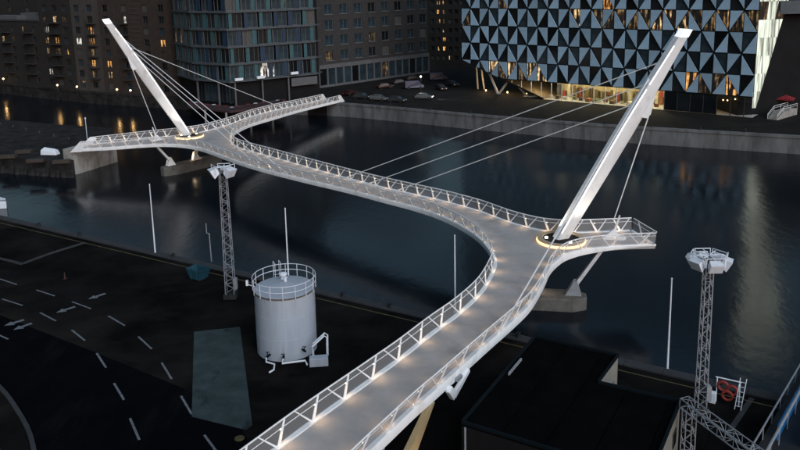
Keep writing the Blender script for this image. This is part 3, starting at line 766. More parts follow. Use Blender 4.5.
# ground floor: set-back glass and columns
for w in gw[1:]:
    n = int(w.L/2.4)
    for k in range(n):
        fm, pm = pan_m.setdefault(('g', 1), window_meshes(2.3, 4.6, 1, .1))
        fo = place('window', fm, M['frame'], gb, w.P(2.4*(k+.5), 1.0, FZ+3.0) - wloc(gb), w.ang)
        g = 'glassb' if k % 3 else 'glass'
        if w is gw[2] and k in (8,): g = 'dim'
        place('pane', pm, M[g], fo, (0,0,0))
    for k in range(0, n, 3):
        mb = MB(); w.box(mb, 2.4*k+.9, 2.4*k+1.25, -.2, .15, FZ, 9.0); build('column', mb, M['fascia'], gb)
mb = MB(); gw[2].box(mb, gw[2].L*.68, gw[2].L*.99, -.35, -.1, 6.6, 8.6); build('pale_signboard', mb, M['fascia'], gb)
for s, z in ((.03,9.5),(.27,9.5),(.66,9.7)):
    mb = MB(); gw[2].box(mb, gw[2].L*s, gw[2].L*s+2.0, -1.3, -.7, z, z+.6); build('planter_box', mb, M['lampwhite'], gb)

# grey brick office
Oa, Ob = G(319,88,FZ), G(428,72.5,FZ)
orows = [FZ+8.6+4.3*k for k in range(6)]
ro, wo_ = block('office_block', 'grey brick office block with a pale shopfront base and a grid of square windows', Oa, Ob, 36, 22, M['greybrick'],
      [.10+.122*k for k in range(8)], orows, (3.0,2.7), {(0,0):'dim',(1,3):'dim'}, frame='framew', glass=('glassb','glass','curtain'), mull=1, sill='fascia')
mb = MB(); wo_.box(mb, -.02, wo_.L+.1, -.55, -.03, FZ+5.2, FZ+6.3); build('shopfront_cornice', mb, M['fascia'], ro)
mb = MB(); wo_.box(mb, -.02, wo_.L+.1, -.5, -.03, FZ, FZ+.6); build('shopfront_plinth', mb, M['fascia'], ro)
nf = 15
for k in range(nf+1):
    mb = MB(); x = wo_.L*k/nf; wo_.box(mb, x-.22, x+.22, -.5, -.03, FZ+.6, FZ+5.2); build('shopfront_pier', mb, M['fascia'], ro)
    if k < nf:
        mb = MB(); wo_.box(mb, x+.24, x+wo_.L/nf-.24, -.2, -.12, FZ+.62, FZ+5.18); build('shopfront_glass', mb, M['glassb'] if k % 4 else M['dim'] if k == 8 else M['glass'], ro)
for k in range(6):
    mb = MB(); wo_.box(mb, -1.4, -.1, -.3, -.02, FZ+6.5+4.3*k, FZ+9.0+4.3*k); build('corner_panel', mb, M['fascia'], ro)
for k in range(6):
    mb = MB(); wo_.box(mb, -1.5, -.05, -.2, 1, FZ+4.0+4.3*k, FZ+6.48+4.3*k); build('corner_glass', mb, M['glass'], ro)

# dark block in the gap
Da, Db = G(428,63,FZ), G(470,64,FZ)
rd, wd_ = block('rear_apartment_block', 'far dark block with small orange windows in the gap between office and triangle facade', Da, Db, 25.5, 18, M['brick2'],
      [.12,.26,.4,.54,.68,.82,.94], [FZ+2+3.2*k for k in range(7)], (1.3,1.5), {(5,1):'warm',(4,1):'warm',(5,2):'dim',(3,2):'warm2',(2,2):'warm',(1,1):'warm2',(1,2):'warm',(0,3):'warm2',(4,2):'dim',(6,1):'warm2',(6,2):'warm'})

# ------------------------------------------------------------------ office with the triangle facade
TA, TB = Vector((16.4,196,0)), Vector((71.7,151.5,0))
tw = Wall(TA, TB); tri = thing('triangle_facade_office', (TA.x, TA.y, FZ), 'large office with a facade of alternating pale blue and dark glass triangles', 'building')
NC, SH, TB0 = 26, 4.35, 7.5; CWD = tw.L/NC; NR = 10
S1 = 23.7; cut = lambda s: 11.8 + (FZ-11.8)*s/S1            # sloping soffit line
def clip(poly):
    out = []
    for i in range(len(poly)):
        p, q = poly[i], poly[(i+1)%len(poly)]; a = p[1]-cut(p[0]); b_ = q[1]-cut(q[0])
        if a >= 0: out.append(p)
        if (a >= 0) != (b_ >= 0):
            t = a/(a-b_); out.append((p[0]+(q[0]-p[0])*t, p[1]+(q[1]-p[1])*t))
    return out
def tri_piece(name, poly, y0, y1, mt, key=None):
    """triangle in (s,z), made a prism from y0 to y1"""
    c = (sum(p[0] for p in poly)/len(poly), sum(p[1] for p in poly)/len(poly)); n = len(poly)
    me = pan_m.get(key) if key else None
    if me is None:
        b_ = MB(); b_.add([(p[0]-c[0],y0,p[1]-c[1]) for p in poly] + [(p[0]-c[0],y1,p[1]-c[1]) for p in poly],
            [tuple(range(n)), tuple(range(2*n-1,n-1,-1))] + [(i,(i+1)%n,n+(i+1)%n,n+i) for i in range(n)]); me = b_.mesh(name)
        if key: pan_m[key] = me
    return place(name, me, mt, tri, tw.P(c[0],0,c[1]) - wloc(tri), tw.ang)
def inset(poly, g):
    c = (sum(p[0] for p in poly)/3, sum(p[1] for p in poly)/3)
    (x0,z0),(x1,z1),(x2,z2) = poly
    area = abs((x1-x0)*(z2-z0)-(x2-x0)*(z1-z0))/2
    per = sum(math.dist(poly[i], poly[(i+1)%3]) for i in range(3)); r = 2*area/per
    ix = [math.dist(poly[1],poly[2]), math.dist(poly[0],poly[2]), math.dist(poly[0],poly[1])]
    ic = (sum(ix[i]*poly[i][0] for i in range(3))/per, sum(ix[i]*poly[i][1] for i in range(3))/per)
    k = (r-g)/r
    return [(ic[0]+(p[0]-ic[0])*k, ic[1]+(p[1]-ic[1])*k) for p in poly]
lit_tri = {}
for c in range(13, 26): lit_tri[(3,c)] = random.choice(['warm2','dim','dim','warm2','dim'])
lit_tri[(3,0)] = 'dim'; lit_tri[(3,11)] = 'warm2'
for c in range(2, 9): lit_tri[(0,c)] = random.choice(['dim','warm2'])
for c in (21,22,23,24): lit_tri[(0,c)] = random.choice(['dim','warm'])
lit_tri[(4,14)] = 'warm'; lit_tri[(4,4)] = 'dim'
for r in range(NR):
    for c in range(NC):
        x0, x1 = c*CWD, (c+1)*CWD; z0 = TB0 + r*SH; z1 = z0 + SH
        left = (r % 2 == 1)                                   # rows with the pale panel on the left
        even = (c % 2 == 0)
        if left:
            light, dark = ([(x0,z0),(x1,z1),(x0,z1)], [(x0,z0),(x1,z0),(x1,z1)]) if even else ([(x0,z0),(x1,z0),(x0,z1)], [(x1,z0),(x1,z1),(x0,z1)])
        else:
            light, dark = ([(x1,z0),(x1,z1),(x0,z1)], [(x0,z0),(x1,z0),(x0,z1)]) if even else ([(x0,z0),(x1,z0),(x1,z1)], [(x0,z0),(x1,z1),(x0,z1)])
        L_ = inset(light, .10); D_ = inset(dark, .05); key = (left, even)
        cutme = r == 0 and c < 6
        if cutme: L_, D_ = clip(L_), clip(D_)
        if len(L_) >= 3: tri_piece('facade_panel', L_, -.16, .02, M['panel'], None if cutme else ('L',)+key)
        if len(D_) >= 3: tri_piece('facade_pane', D_, .10, .16, M[lit_tri.get((r,c)) or ('glass' if (r*7+c) % 3 else 'glassb')], None if cutme else ('D',)+key)
# mullions behind panels, body
mb = MB()
for c in range(NC+1):
    x = c*CWD; zb = max(TB0, cut(x)) if x < S1 else TB0
    tw.box(mb, x-.06, x+.06, -.03, .14, zb, TB0+NR*SH)
build('mullion_grid', mb, M['night'], tri)
mb = MB()
for r in range(NR+1):
    z = TB0+r*SH; s0 = 0 if r else (11.8-TB0)*S1/(11.8-FZ)
    tw.box(mb, s0, tw.L, -.02, .13, z-.08, z+.08)
build('floor_band', mb, M['night'], tri)
zt = TB0+NR*SH; sc_ = (11.8-TB0)*S1/(11.8-FZ)
body = MB(); fp = [(0,11.8),(sc_,TB0),(tw.L,TB0),(tw.L,zt),(0,zt)]
body.add([tw.P(s,.2,z) for s,z in fp] + [tw.P(s,28,z) for s,z in fp], [(0,1,2,3,4),(9,8,7,6,5)] + [(i,i+5,(i+1)%5+5,(i+1)%5) for i in (1,2,3,4)])
build('building_body', body, M['night'], tri)
sf = MB(); sf.add([tw.P(0,.02,11.75),tw.P(S1,.02,FZ),tw.P(S1,16,FZ),tw.P(0,16,11.75)], [(0,1,2,3)]); build('sloping_soffit', sf, M['soffit'], tri)
ed = MB(); ed.bar(tw.P(0,-.05,11.75), tw.P(S1,-.05,FZ+.15), .3, .3, .2, side=(0,0,1)); build('soffit_edge', ed, M['night'], tri)
# glazed lobby
lb = MB(); tw.box(lb, S1, tw.L, 7, 7.2, FZ, TB0-.1); build('lobby_back_wall', lb, mat('lobby_plaster', (.42,.36,.22), .8, 0, .3, .6), tri)
lb = MB(); lb.add([tw.P(S1-1,.3,FZ+.02),tw.P(tw.L,.3,FZ+.02),tw.P(tw.L,7,FZ+.02),tw.P(S1-1,7,FZ+.02)], [(0,1,2,3)]); build('lobby_floor', lb, M['steelpale'], tri)
LG = bpy.data.materials.new('lobby_glass'); LG.use_nodes = True
_n = LG.node_tree.nodes; _l = LG.node_tree.links; _t = _n.new('ShaderNodeBsdfTransparent'); _t.inputs[0].default_value = (.85,.88,.88,1); _g = _n.new('ShaderNodeBsdfGlossy'); _g.inputs['Roughness'].default_value = .05
_mx = _n.new('ShaderNodeMixShader'); _mx.inputs[0].default_value = .1; _l.new(_t.outputs[0], _mx.inputs[1]); _l.new(_g.outputs[0], _mx.inputs[2]); _l.new(_mx.outputs[0], _n['Material Output'].inputs[0])
x = S1-9.0
while x < tw.L-.1:
    x2 = min(x+CWD, tw.L); za = TB0-.1
    if x2 <= S1:
        P = [(x,cut(x)+.1),(x2,cut(x2)+.1),(x2,za),(x,za)]
        if cut(x) > za-.3: x += CWD; continue
    elif x < S1: P = [(x,cut(x)+.1),(S1,FZ+.05),(x2,FZ+.05),(x2,za),(x,za)]
    else: P = [(x,FZ+.05),(x2,FZ+.05),(x2,za),(x,za)]
    mm = MB(); mm.add([tw.P(s+.04 if i in (0,len(P)-1) else s-.04,.30,z) for i,(s,z) in enumerate(P)], [tuple(range(len(P)))])
    build('lobby_pane', mm, LG if x < 52 else M['glass'] if int(x) % 3 else LG, tri)
    mm = MB(); tw.box(mm, x-.07, x+.07, .22, .36, max(FZ, cut(x)) if x < S1 else FZ, za); build('lobby_mullion', mm, M['steelpale'] if x < 50 else M['frame'], tri)
    x += CWD
rng = random.Random(5)
lobm = [mat('lobby_%s' % nm_, c_, .7, 0, .3, 1.2) for nm_, c_ in (('shelf',(.10,.07,.04)),('cream',(.55,.5,.36)),('green',(.16,.18,.08)),('rust',(.22,.09,.04)),('slate',(.05,.06,.07)))]
for k in range(22):
    s_ = S1 + .3 + k*1.42; z_ = rng.uniform(1.4,4.0); mm = MB(); tw.box(mm, s_, s_+rng.uniform(.7,1.3), 6.4, 6.95, FZ+.03+(rng.random() < .3)*1.2, FZ+z_); build('lobby_wall_bay', mm, lobm[rng.randrange(5)], tri)
for k in range(16):
    s_ = S1 + .5 + k*2.0; mm = MB(); tw.box(mm, s_-.5, s_+.5, 1.4+rng.random()*2, 2.3+rng.random()*2, FZ+.03, FZ+.78); build('lobby_table', mm, lobm[rng.randrange(4)], tri)
for k in range(16):                                          # things standing in the lobby
    s = S1 + 1.5 + k*1.9; h_ = rng.uniform(.8,3.2); y = rng.uniform(3.5,6.6); wd = rng.uniform(.3,1.1)
    mm = MB(); tw.box(mm, s-wd/2, s+wd/2, y, y+.3, FZ+.03, FZ+h_)
    build('lobby_furniture', mm, [M['gold'], M['wood'], M['yellow'], M['framew'], M['red']][rng.randrange(5)], tri)
for s in (S1-2, S1+4, S1+10, S1+16, S1+22, S1+27):
    mm = MB(); tw.box(mm, s-1.2, s+1.2, 2.5, 2.8, TB0-.35, TB0-.25); lp = build('lobby_light', mm, M['globew'], tri)
    lamp('lobby_lamp', 'POINT', tw.P(s,3.0,TB0-.8), 190, (1,.80,.45), tri, .4)
for k in range(9):                                           # string of warm bulbs in the dark restaurant
    s = 58 + k*1.3; mm = MB(); mm.lathe(tw.P(s, .9+.8*(k%3), FZ+2.6+.25*((k*5)%4)), [(.05,-.12),(.14,0),(.05,.12)], 8)
    build('pendant_lamp', mm, M['globe'], tri)
lamp('restaurant_lamp', 'POINT', tw.P(63,3,FZ+2.8), 14, (1,.5,.15), tri, .3)
# V columns
for (bx, by), tops in (((478,99.5),((467,66),(489,78.5))), ((508,102.5),((496,81),(520,93.5)))):
    q = G(bx, by, FZ); 
    # foot on the pavement under the facade line, tops against the soffit
    s0 = (q - tw.A).dot(tw.d); y0 = 1.2
    f0 = tw.P(s0, y0, FZ)
    for k, ds in enumerate((-3.0, 2.9)):
        st = s0 + ds; t0 = tw.P(st, y0, cut(st)-.1)
        build('v_column', MB().bar(f0, t0, .42, .42), M['steelpale'], tri)
    mm = MB(); mm.obox(f0, tw.d, tw.n, 1.3, .5, FZ, FZ+.12); build('column_foot', mm, M['frame'], tri)
for s0 in (.4, 2.4):
    build('v_column', MB().bar(tw.P(s0,7,FZ), tw.P(s0*.7,6.2,cut(s0)-.1), .4, .4), M['steelpale'], tri)
for s0, e_ in ((4.5,90),(11,90),(16.5,55)):
    q = tw.P(s0, 4.5, FZ+.35); mm = MB(); mm.lathe(q, [(.15,-.3),(.15,0),(.1,.05)], 8); build('uplight', mm, M['globe'], tri)
    lamp('uplight_lamp', 'POINT', q + Vector((0,0,2.0)), e_, (1,.66,.32), tri, .2)
# pale lit atrium wall at the right end, leaning outwards
at = Wall(TB, TB + Vector((.88,.30,0))*8)
zs_ = [5.2,8.6,12.2,15.8,19.4,23.0,26.6,30.2,33.8,38,42.3,46.6,51.0]
wid = lambda z: .8 + (z-5.2)*.30
for i in range(len(zs_)-1):
    for k in range(3):
        a, b_ = zs_[i]+.02, zs_[i+1]-.02; off = .02*((i+k) % 2)
        P = [(wid(a)*k/3+.03,a),(wid(a)*(k+1)/3-.03,a),(wid(b_)*(k+1)/3-.03,b_),(wid(b_)*k/3+.03,b_)]
        mm = MB(); mm.add([at.P(s,-.05+off,z) for s,z in P] + [at.P(s,.15+off,z) for s,z in P], [(0,1,2,3),(7,6,5,4),(0,4,5,1),(1,5,6,2),(2,6,7,3),(3,7,4,0)])
        build('atrium_panel', mm, M['atrium'] if not (i == 5 and k != 1) else M['dim'], tri)
# dark neighbour at the right edge
na = at.P(-.5, 3.5, 0); nb_ = at.P(30, 3.5, 0) + Vector((0,-6,0))
rn, wn_ = block('dark_neighbour_building', 'black unlit building with a pale blue roof fascia at the right edge', na, nb_, 24.0, 20, M['night'], [], [], (2.4,2), {})
mb = MB(); wn_.box(mb, 6.2, wn_.L, -2.6, -.2, 24.0, 26.6); build('roof_fascia', mb, M['slab'], rn)

# red market parasol and the terrace stair below it
pc = G(780,112,FZ)
pz = thing('market_parasol', (pc.x,pc.y,FZ), 'dark red square parasol above the terrace stair at the right edge', 'parasol')
mm = MB(); c = pc + Vector((0,0,3.2)); hs = 2.6
P = [c + tw.d*a*hs + tw.n*b_*hs for a,b_ in ((-1,-1),(1,-1),(1,1),(-1,1))]
mm.add(P + [c + Vector((0,0,1.2))] + [p - Vector((0,0,.3)) for p in P], [(0,1,4),(1,2,4),(2,3,4),(3,0,4),(0,1,6,5),(1,2,7,6),(2,3,8,7),(3,0,5,8)])
build('canopy', mm, M['redcloth'], pz); build('pole', MB().tube([pc, pc + Vector((0,0,4.2))], .05, 6), M['frame'], pz)
st = thing('terrace_stair', G(772,120,FZ), 'grey terrace stair with white handrails below the red parasol', 'stair')
a, b_ = G(771,120,FZ), G(797,112.5,FZ); dd = (b_-a).normalized(); sd2 = Vector((-dd.y,dd.x,0))
for k in range(8):
    mm = MB(); mm.obox(a + dd*(.35*k+.6), dd, sd2, .175, 1.0, FZ, FZ+.17*(k+1)); build('step', mm, M['concrete'], st)
mm = MB(); mm.obox(a + dd*6.4, dd, sd2, 3.2, 1.0, FZ, FZ+1.36); build('landing', mm, M['concrete'], st)
for sg in (-1,1):
    mm = MB(); o_ = sd2*sg*.95
    mm.tube([a + o_ + dd*.5 + Vector((0,0,1.0)), a + o_ + dd*3.2 + Vector((0,0,2.35)), a + o_ + dd*9.5 + Vector((0,0,2.35))], .045, 6)
    mm.tube([a + o_ + dd*.5 + Vector((0,0,.6)), a + o_ + dd*3.2 + Vector((0,0,1.95)), a + o_ + dd*9.5 + Vector((0,0,1.95))], .03, 6)
    for q, z0_, z1_ in ((.5,.1,1.0),(3.2,1.3,2.35),(6.3,1.36,2.35),(9.5,1.36,2.35)): mm.tube([a + o_ + dd*q + Vector((0,0,z0_)), a + o_ + dd*q + Vector((0,0,z1_))], .03, 6)
    build('handrail', mm, M['white'], st)

# ------------------------------------------------------------------ storage tank
tc_ = Vector((-9.9, 59.4, QZ)); TR, TH = 2.5, 5.35
tank = thing('storage_tank', tc_, 'white cylindrical storage tank with railed roof on the dark quay', 'tank')
build('tank_shell', MB().lathe(tc_, [(TR,0),(TR,TH)], 48), M['tank'], tank, smooth=True)
rf = build('tank_roof', MB().lathe(tc_, [(TR-.02,TH+.005),(TR-.02,TH+.06),(.4,TH+.42),(.02,TH+.45)], 48), M['tank'], tank, smooth=True)
build('rim_band', MB().lathe(tc_, [(TR+.01,TH-.05),(TR+.05,TH-.05),(TR+.05,TH+.05),(TR-.1,TH+.05)], 48), M['rust'], tank, smooth=True)
for z in (1.8, 3.6):
    build('weld_seam', MB().lathe(tc_, [(TR,z-.02),(TR+.012,z),(TR,z+.02)], 48), M['tank'], tank, smooth=True)
def ring(z, r, rad=.025, n=48): return MB().tube([tc_ + Vector((r*math.cos(a), r*math.sin(a), z)) for a in [2*math.pi*k/n for k in range(n)]], rad, 6, True)
gr_ = build('guard_rail', ring(TH+1.1, TR+.10), M['lampwhite'], tank, smooth=True)
build('mid_rail', ring(TH+.6, TR+.10), M['lampwhite'], gr_, smooth=True)
for k in range(16):
    a = 2*math.pi*k/16+.1; q = tc_ + Vector(((TR+.10)*math.cos(a),(TR+.10)*math.sin(a),0))
    build('rail_post', MB().tube([q + Vector((0,0,TH-.1)), q + Vector((0,0,TH+1.1))], .025, 6), M['lampwhite'], gr_)
# caged ladder on the far left
la = math.radians(112); ld_ = Vector((math.cos(la),math.sin(la),0)); ls = Vector((-ld_.y,ld_.x,0)); q = tc_ + ld_*(TR+.3)
mm = MB()
for sg in (-1,1): mm.tube([q + ls*.25*sg + Vector((0,0,.2)), q + ls*.25*sg + Vector((0,0,TH+1.4)), q + ls*.25*sg - ld_*.7 + Vector((0,0,TH+1.4)), q + ls*.25*sg - ld_*.7 + Vector((0,0,TH))], .025, 6)
for k in range(19): mm.tube([q - ls*.25 + Vector((0,0,.4+.3*k)), q + ls*.25 + Vector((0,0,.4+.3*k))], .014, 5)
build('ladder', mm, M['lampwhite'], tank)
q = tc_ + Vector((-.25,1.2,TH+.2))
mm = MB(); mm.lathe(q, [(.22,0),(.22,.45),(.34,.48),(.34,.6),(.1,.68)], 14); build('roof_vent', mm, M['lampwhite'], tank, smooth=True)
q = tc_ + Vector((.05,.35,TH+.35)); mm = MB(); mm.lathe(q, [(.12,0),(.12,.35),(.18,.37),(.18,.45)], 12); build('roof_hatch', mm, M['lampwhite'], tank, smooth=True)
q = tc_ + Vector((-TR-.55,-.1,TH+.3)); mm = MB(); mm.obox(q, (1,0), (0,1), .09, .09, q.z, q.z+.45); mm.bar(q + Vector((0,0,.1)), q + Vector((.6,0,-.1)), .05); build('level_gauge', mm, M['lampwhite'], tank)
for ang, zt in ((-115,.55),(-88,.5),(-52,.8)):
    a = R(ang); d_ = Vector((math.cos(a),math.sin(a),0)); q = tc_ + d_*TR
    mm = MB(); mm.tube([q + Vector((0,0,zt)), q + d_*.5 + Vector((0,0,zt))], .09, 8); mm.tube([q + d_*.35 + Vector((0,0,zt)), q + d_*.35 + Vector((0,0,zt+.35))], .035, 6); mm.tube([q + d_*.35 + Vector((-.16,0,zt+.36)), q + d_*.35 + Vector((.16,0,zt+.36))], .03, 6)
    build('valve', mm, M['bluetrim'], tank)
pp = thing('pipework', tc_ + Vector((2.4,-2.2,0)), 'white bent pipes and pump box at the foot of the white tank', 'pipes')
a0 = tc_
mm = MB(); mm.tube([a0 + Vector((-1.3,-2.75,.5)), a0 + Vector((-1.2,-3.3,.45)), a0 + Vector((-.5,-3.6,.4)), a0 + Vector((-.45,-4.3,.3)), a0 + Vector((-.8,-4.45,.15))], .07, 8); build('pipe', mm, M['lampwhite'], pp, smooth=True)
mm = MB(); mm.tube([a0 + Vector((.1,-2.95,.5)), a0 + Vector((.1,-3.5,.4)), a0 + Vector((1.9,-3.2,.45)), a0 + Vector((2.1,-3.6,.3))], .08, 8); build('pipe', mm, M['lampwhite'], pp, smooth=True)
for dy in (0, .5):
    mm = MB(); mm.tube([a0 + Vector((2.5,-2.9+dy,.1)), a0 + Vector((2.5,-2.9+dy,1.5)), a0 + Vector((3.4,-2.3+dy,2.1)), a0 + Vector((3.6,-2.2+dy,1.9)), a0 + Vector((3.6,-2.4+dy,.2))], .07, 8); build('goose_pipe', mm, M['lampwhite'], pp, smooth=True)
mm = MB(); mm.obox(a0 + Vector((3.0,-3.2,0)), (1,.1), (-.1,1), .75, .35, QZ+.05, QZ+.75); build('pump_box', mm, M['tank'], pp, bevel=.04)

# ------------------------------------------------------------------ lattice lamp masts
def lattice(mb, a, b, w0, w1, step, r=.03, side=None):
    """square lattice from a to b"""
    a = Vector(a); b = Vector(b); d = (b-a).normalized(); L_ = (b-a).length
    s = Vector(side) if side is not None else (Vector((1,0,0)) if abs(d.z) > .7 else Vector((0,0,1)))
    s = (s - d*s.dot(d)).normalized(); t = d.cross(s); n = max(1, round(L_/step))
    cor = ((-1,-1),(1,-1),(1,1),(-1,1))
    def P(i, k):
        f = i/n; w = (w0+(w1-w0)*f)/2; return a + d*(L_*f) + s*cor[k][0]*w + t*cor[k][1]*w
    for k in range(4): mb.bar(P(0,k), P(n,k), r*2, r*2)
    for i in range(n):
        for k in range(4):
            k2 = (k+1) % 4
            if i % 2: mb.bar(P(i,k), P(i+1,k2), r, r)
            else: mb.bar(P(i,k2), P(i+1,k), r, r)
        if i % 3 == 0:
            for k in range(4): mb.bar(P(i,k), P(i,(k+1)%4), r, r)
    return mb

def floodlight(root, c, yaw, tilt=.6, s=1.0):
    d = Vector((math.cos(yaw),math.sin(yaw),0)); sd_ = Vector((-d.y,d.x,0)); up = Vector((0,0,1))
    f = (d*math.cos(tilt) - up*math.sin(tilt)); u = (up*math.cos(tilt) + d*math.sin(tilt))
    P = []
    for z_, hw, hh in ((-.30,.30,.22),(.20,.40,.33)):
        for a, b_ in ((-1,-1),(1,-1),(1,1),(-1,1)): P.append(c + (f*z_ + sd_*a*hw + u*b_*hh)*s)
    mm = MB(); mm.add(P, [(3,2,1,0),(4,5,6,7),(0,1,5,4),(1,2,6,5),(2,3,7,6),(3,0,4,7)])
    h = build('floodlight', mm, M['lampwhite'], root)
    mm = MB(); mm.bar(c + (f*.2 - sd_*.37)*s, c + (f*.2 + sd_*.37)*s, .58*s, .58*s, .03, side=u); build('lens', mm, M['lampwhite'], h)  # white colour stands in for the sky reflected in the lens glass
    mm = MB(); mm.bar(c - sd_*.53*s - u*.1, c - sd_*.53*s + up*.5*s, .05); mm.bar(c + sd_*.53*s - u*.1, c + sd_*.53*s + up*.5*s, .05); mm.bar(c - sd_*.55*s + up*.5*s, c + sd_*.55*s + up*.5*s, .05)
    build('bracket', mm, M['lampwhite'], h)

def light_mast(base, h, w0, w1, heads, label, arm):
    root = thing('floodlight_mast', base, label, 'lamp mast', 'lattice floodlight masts')
    build('lattice_tower', lattice(MB(), base, base + Vector((0,0,h)), w0, w1, .55), M['galv'], root)
    mm = MB(); mm.obox(base, (1,0), (0,1), w0*.75, w0*.75, QZ-.1, QZ+.45); build('mast_base', mm, M['stone'], root, bevel=.04)
    mm = MB(); mm.obox(base + Vector((w0*.5+.16,-.1,0)), (1,0), (0,1), .14, .22, QZ+.9, QZ+2.0); build('control_box', mm, M['galv'], root)
    c = base + Vector((0,0,h))
    fr = MB()
    for k in range(4): a = math.pi*k/4; fr.bar(c + Vector((-arm*math.cos(a),-arm*math.sin(a),.2)), c + Vector((arm*math.cos(a),arm*math.sin(a),.2)), .06)
    build('head_frame', fr, M['lampwhite'], root)
    for yaw, s in heads:
        a = R(yaw); floodlight(root, c + Vector((arm*1.12*math.cos(a),arm*1.12*math.sin(a),-.25)), a, .5, s)
bR = G(700,411,QZ); bL = G(231,297,QZ)
light_mast(bR, 11.4, .62, .5, [(-90,1.15),(-28,1.15),(208,1.15),(32,1.0),(148,1.0),(90,1.0)], 'lattice floodlight mast with six white lamp heads on the right', 1.0)
light_mast(bL, 13.0, .85, .62, [(-30,1.35),(208,1.35),(95,1.1)], 'lattice floodlight mast with white lamp heads below the bridge on the left', .8)

# bare poles along the quay
for (bu,bv), h, lab in (((155.3,253.5),8.2,'thin white pole on the quay edge left of the blue skip'), ((289.5,297),9.0,'thin white pole rising behind the storage tank'),
                        ((455.2,312),7.4,'thin white pole beside the bridge approach curve'), ((667.3,369.7),7.5,'thin white pole on the quay near the black roof')):
    q = G(bu,bv,QZ); t = thing('quay_pole', q, lab, 'pole', 'thin poles along the quay')
    build('shaft', MB().tube([q, q + Vector((0,0,h))], [.09,.05], 8), M['lampwhite'], t, smooth=True)
    build('base_plate', MB().lathe(q, [(.2,0),(.2,.06),(.11,.1)], 10), M['galv'], t); build('cap', MB().lathe(q + Vector((0,0,h)), [(.07,0),(.07,.05),(.02,.1)], 8), M['lampwhite'], t)
q = G(211.5,261.5,QZ); t = thing('davit_post', q, 'short steel davit post on the quay beside the left floodlight mast', 'post')
build('post', MB().tube([q, q + Vector((-.05,0,3.3))], .06, 6), M['galv'], t); mm = MB(); mm.tube([q + Vector((-.05,0,3.2)), q + Vector((-.35,.1,3.3)), q + Vector((-.35,.1,4.4))], .05, 6); build('arm', mm, M['galv'], t)
# bollards
ORD = ['first','second','third','fourth','fifth','sixth','seventh','eighth','ninth','tenth']
for i, (bu,bv) in enumerate(((46,225),(86,234.5),(178,256.5),(345,296.5),(392,307),(520,336.5),(600,354.5),(722,385))):
    q = G(bu,bv,QZ) ; s = (q-q0).dot(qd); q = q0 + qd*s - qn*.55; q.z = QZ+.12
    o = build('mooring_bollard', MB().lathe(q, [(.16,0),(.14,.28),(.22,.36),(.22,.44),(.08,.5)], 12), M['black'], None, smooth=True, origin=q)
    tag(o, 'black iron mooring bollard on the near quay coping, %s from the left' % ORD[i], 'bollard', 'bollards on the near quay coping')

# blue skip
q = G(199,279,QZ); t = thing('waste_skip', q, 'teal blue steel skip standing open on the quay', 'skip')
ax_, ay_ = qd, qn
b0 = [q + ax_*a + ay_*b_ + Vector((0,0,.15)) for a,b_ in ((-.7,-.6),(.7,-.6),(.7,.6),(-.7,.6))]; b1 = [q + ax_*a + ay_*b_ + Vector((0,0,1.25)) for a,b_ in ((-1.05,-.75),(1.05,-.75),(1.05,.75),(-1.05,.75))]
i1 = [q + ax_*a + ay_*b_ + Vector((0,0,1.25)) for a,b_ in ((-.98,-.68),(.98,-.68),(.98,.68),(-.98,.68))]; i0 = [p*1 + Vector((0,0,.1)) for p in b0]
mm = MB(); mm.add(b0+b1+i1+i0, [(3,2,1,0)] + [(k,(k+1)%4,4+(k+1)%4,4+k) for k in range(4)] + [(4+k,4+(k+1)%4,8+(k+1)%4,8+k) for k in range(4)] + [(8+k,8+(k+1)%4,12+(k+1)%4,12+k) for k in range(4)] + [(12,13,14,15)])
build('skip_body', mm, M['skip'], t)
for sg in (-1,1):
    for f in (-.35,.35):
        build('rib', MB().bar(q + ay_*.68*sg + ax_*f + Vector((0,0,.2)), q + ay_*.78*sg + ax_*f*1.3 + Vector((0,0,1.2)), .08), M['skip'], t)
    build('foot', MB().bar(q + ax_*.5*sg - ay_*.5 + Vector((0,0,.07)), q + ax_*.5*sg + ay_*.5 + Vector((0,0,.07)), .14), M['black'], t)
q = G(65,279,QZ); t = thing('traffic_cone', q, 'small red traffic cone on the dark yard near the lane arrows', 'cone')
build('cone', MB().lathe(q, [(.17,.04),(.05,.72),(.02,.74)], 14), M['cars'][2], t, smooth=True); mm = MB(); mm.obox(q,(1,0),(0,1),.22,.22,QZ,QZ+.045); build('cone_base', mm, M['cars'][2], t)
q = G(239.5,438.5,QZ); mm = MB(); mm.lathe(q, [(.34,.0),(.34,.03),(.28,.04)], 20); o = build('manhole_cover', mm, M['yellow'], None, origin=q); tag(o, 'round yellow painted manhole cover beside the concrete pad', 'manhole')
q = G(-3,228,QZ) ; t = thing('white_workboat', G(-2,207,0), 'white boat bow just showing at the left edge by the quay', 'boat')
c = G(-2,207,0); mm = MB(); P = [c + qd*a + qn*b_ for a,b_ in ((2.2,0),(.8,.95),(-4.5,1.05),(-4.5,-1.05),(.8,-.95))]
mm.prism(P, .0, 1.25); build('hull', mm, M['lampwhite'], t, bevel=.1); mm = MB(); mm.obox(c - qd*2.4, qd, qn, 1.3, .75, 1.25, 2.6); build('cabin', mm, M['lampwhite'], t, bevel=.1)
build('gunwale', MB().tube([p + Vector((0,0,1.28)) for p in P], .06, 6, True), M['black'], t)

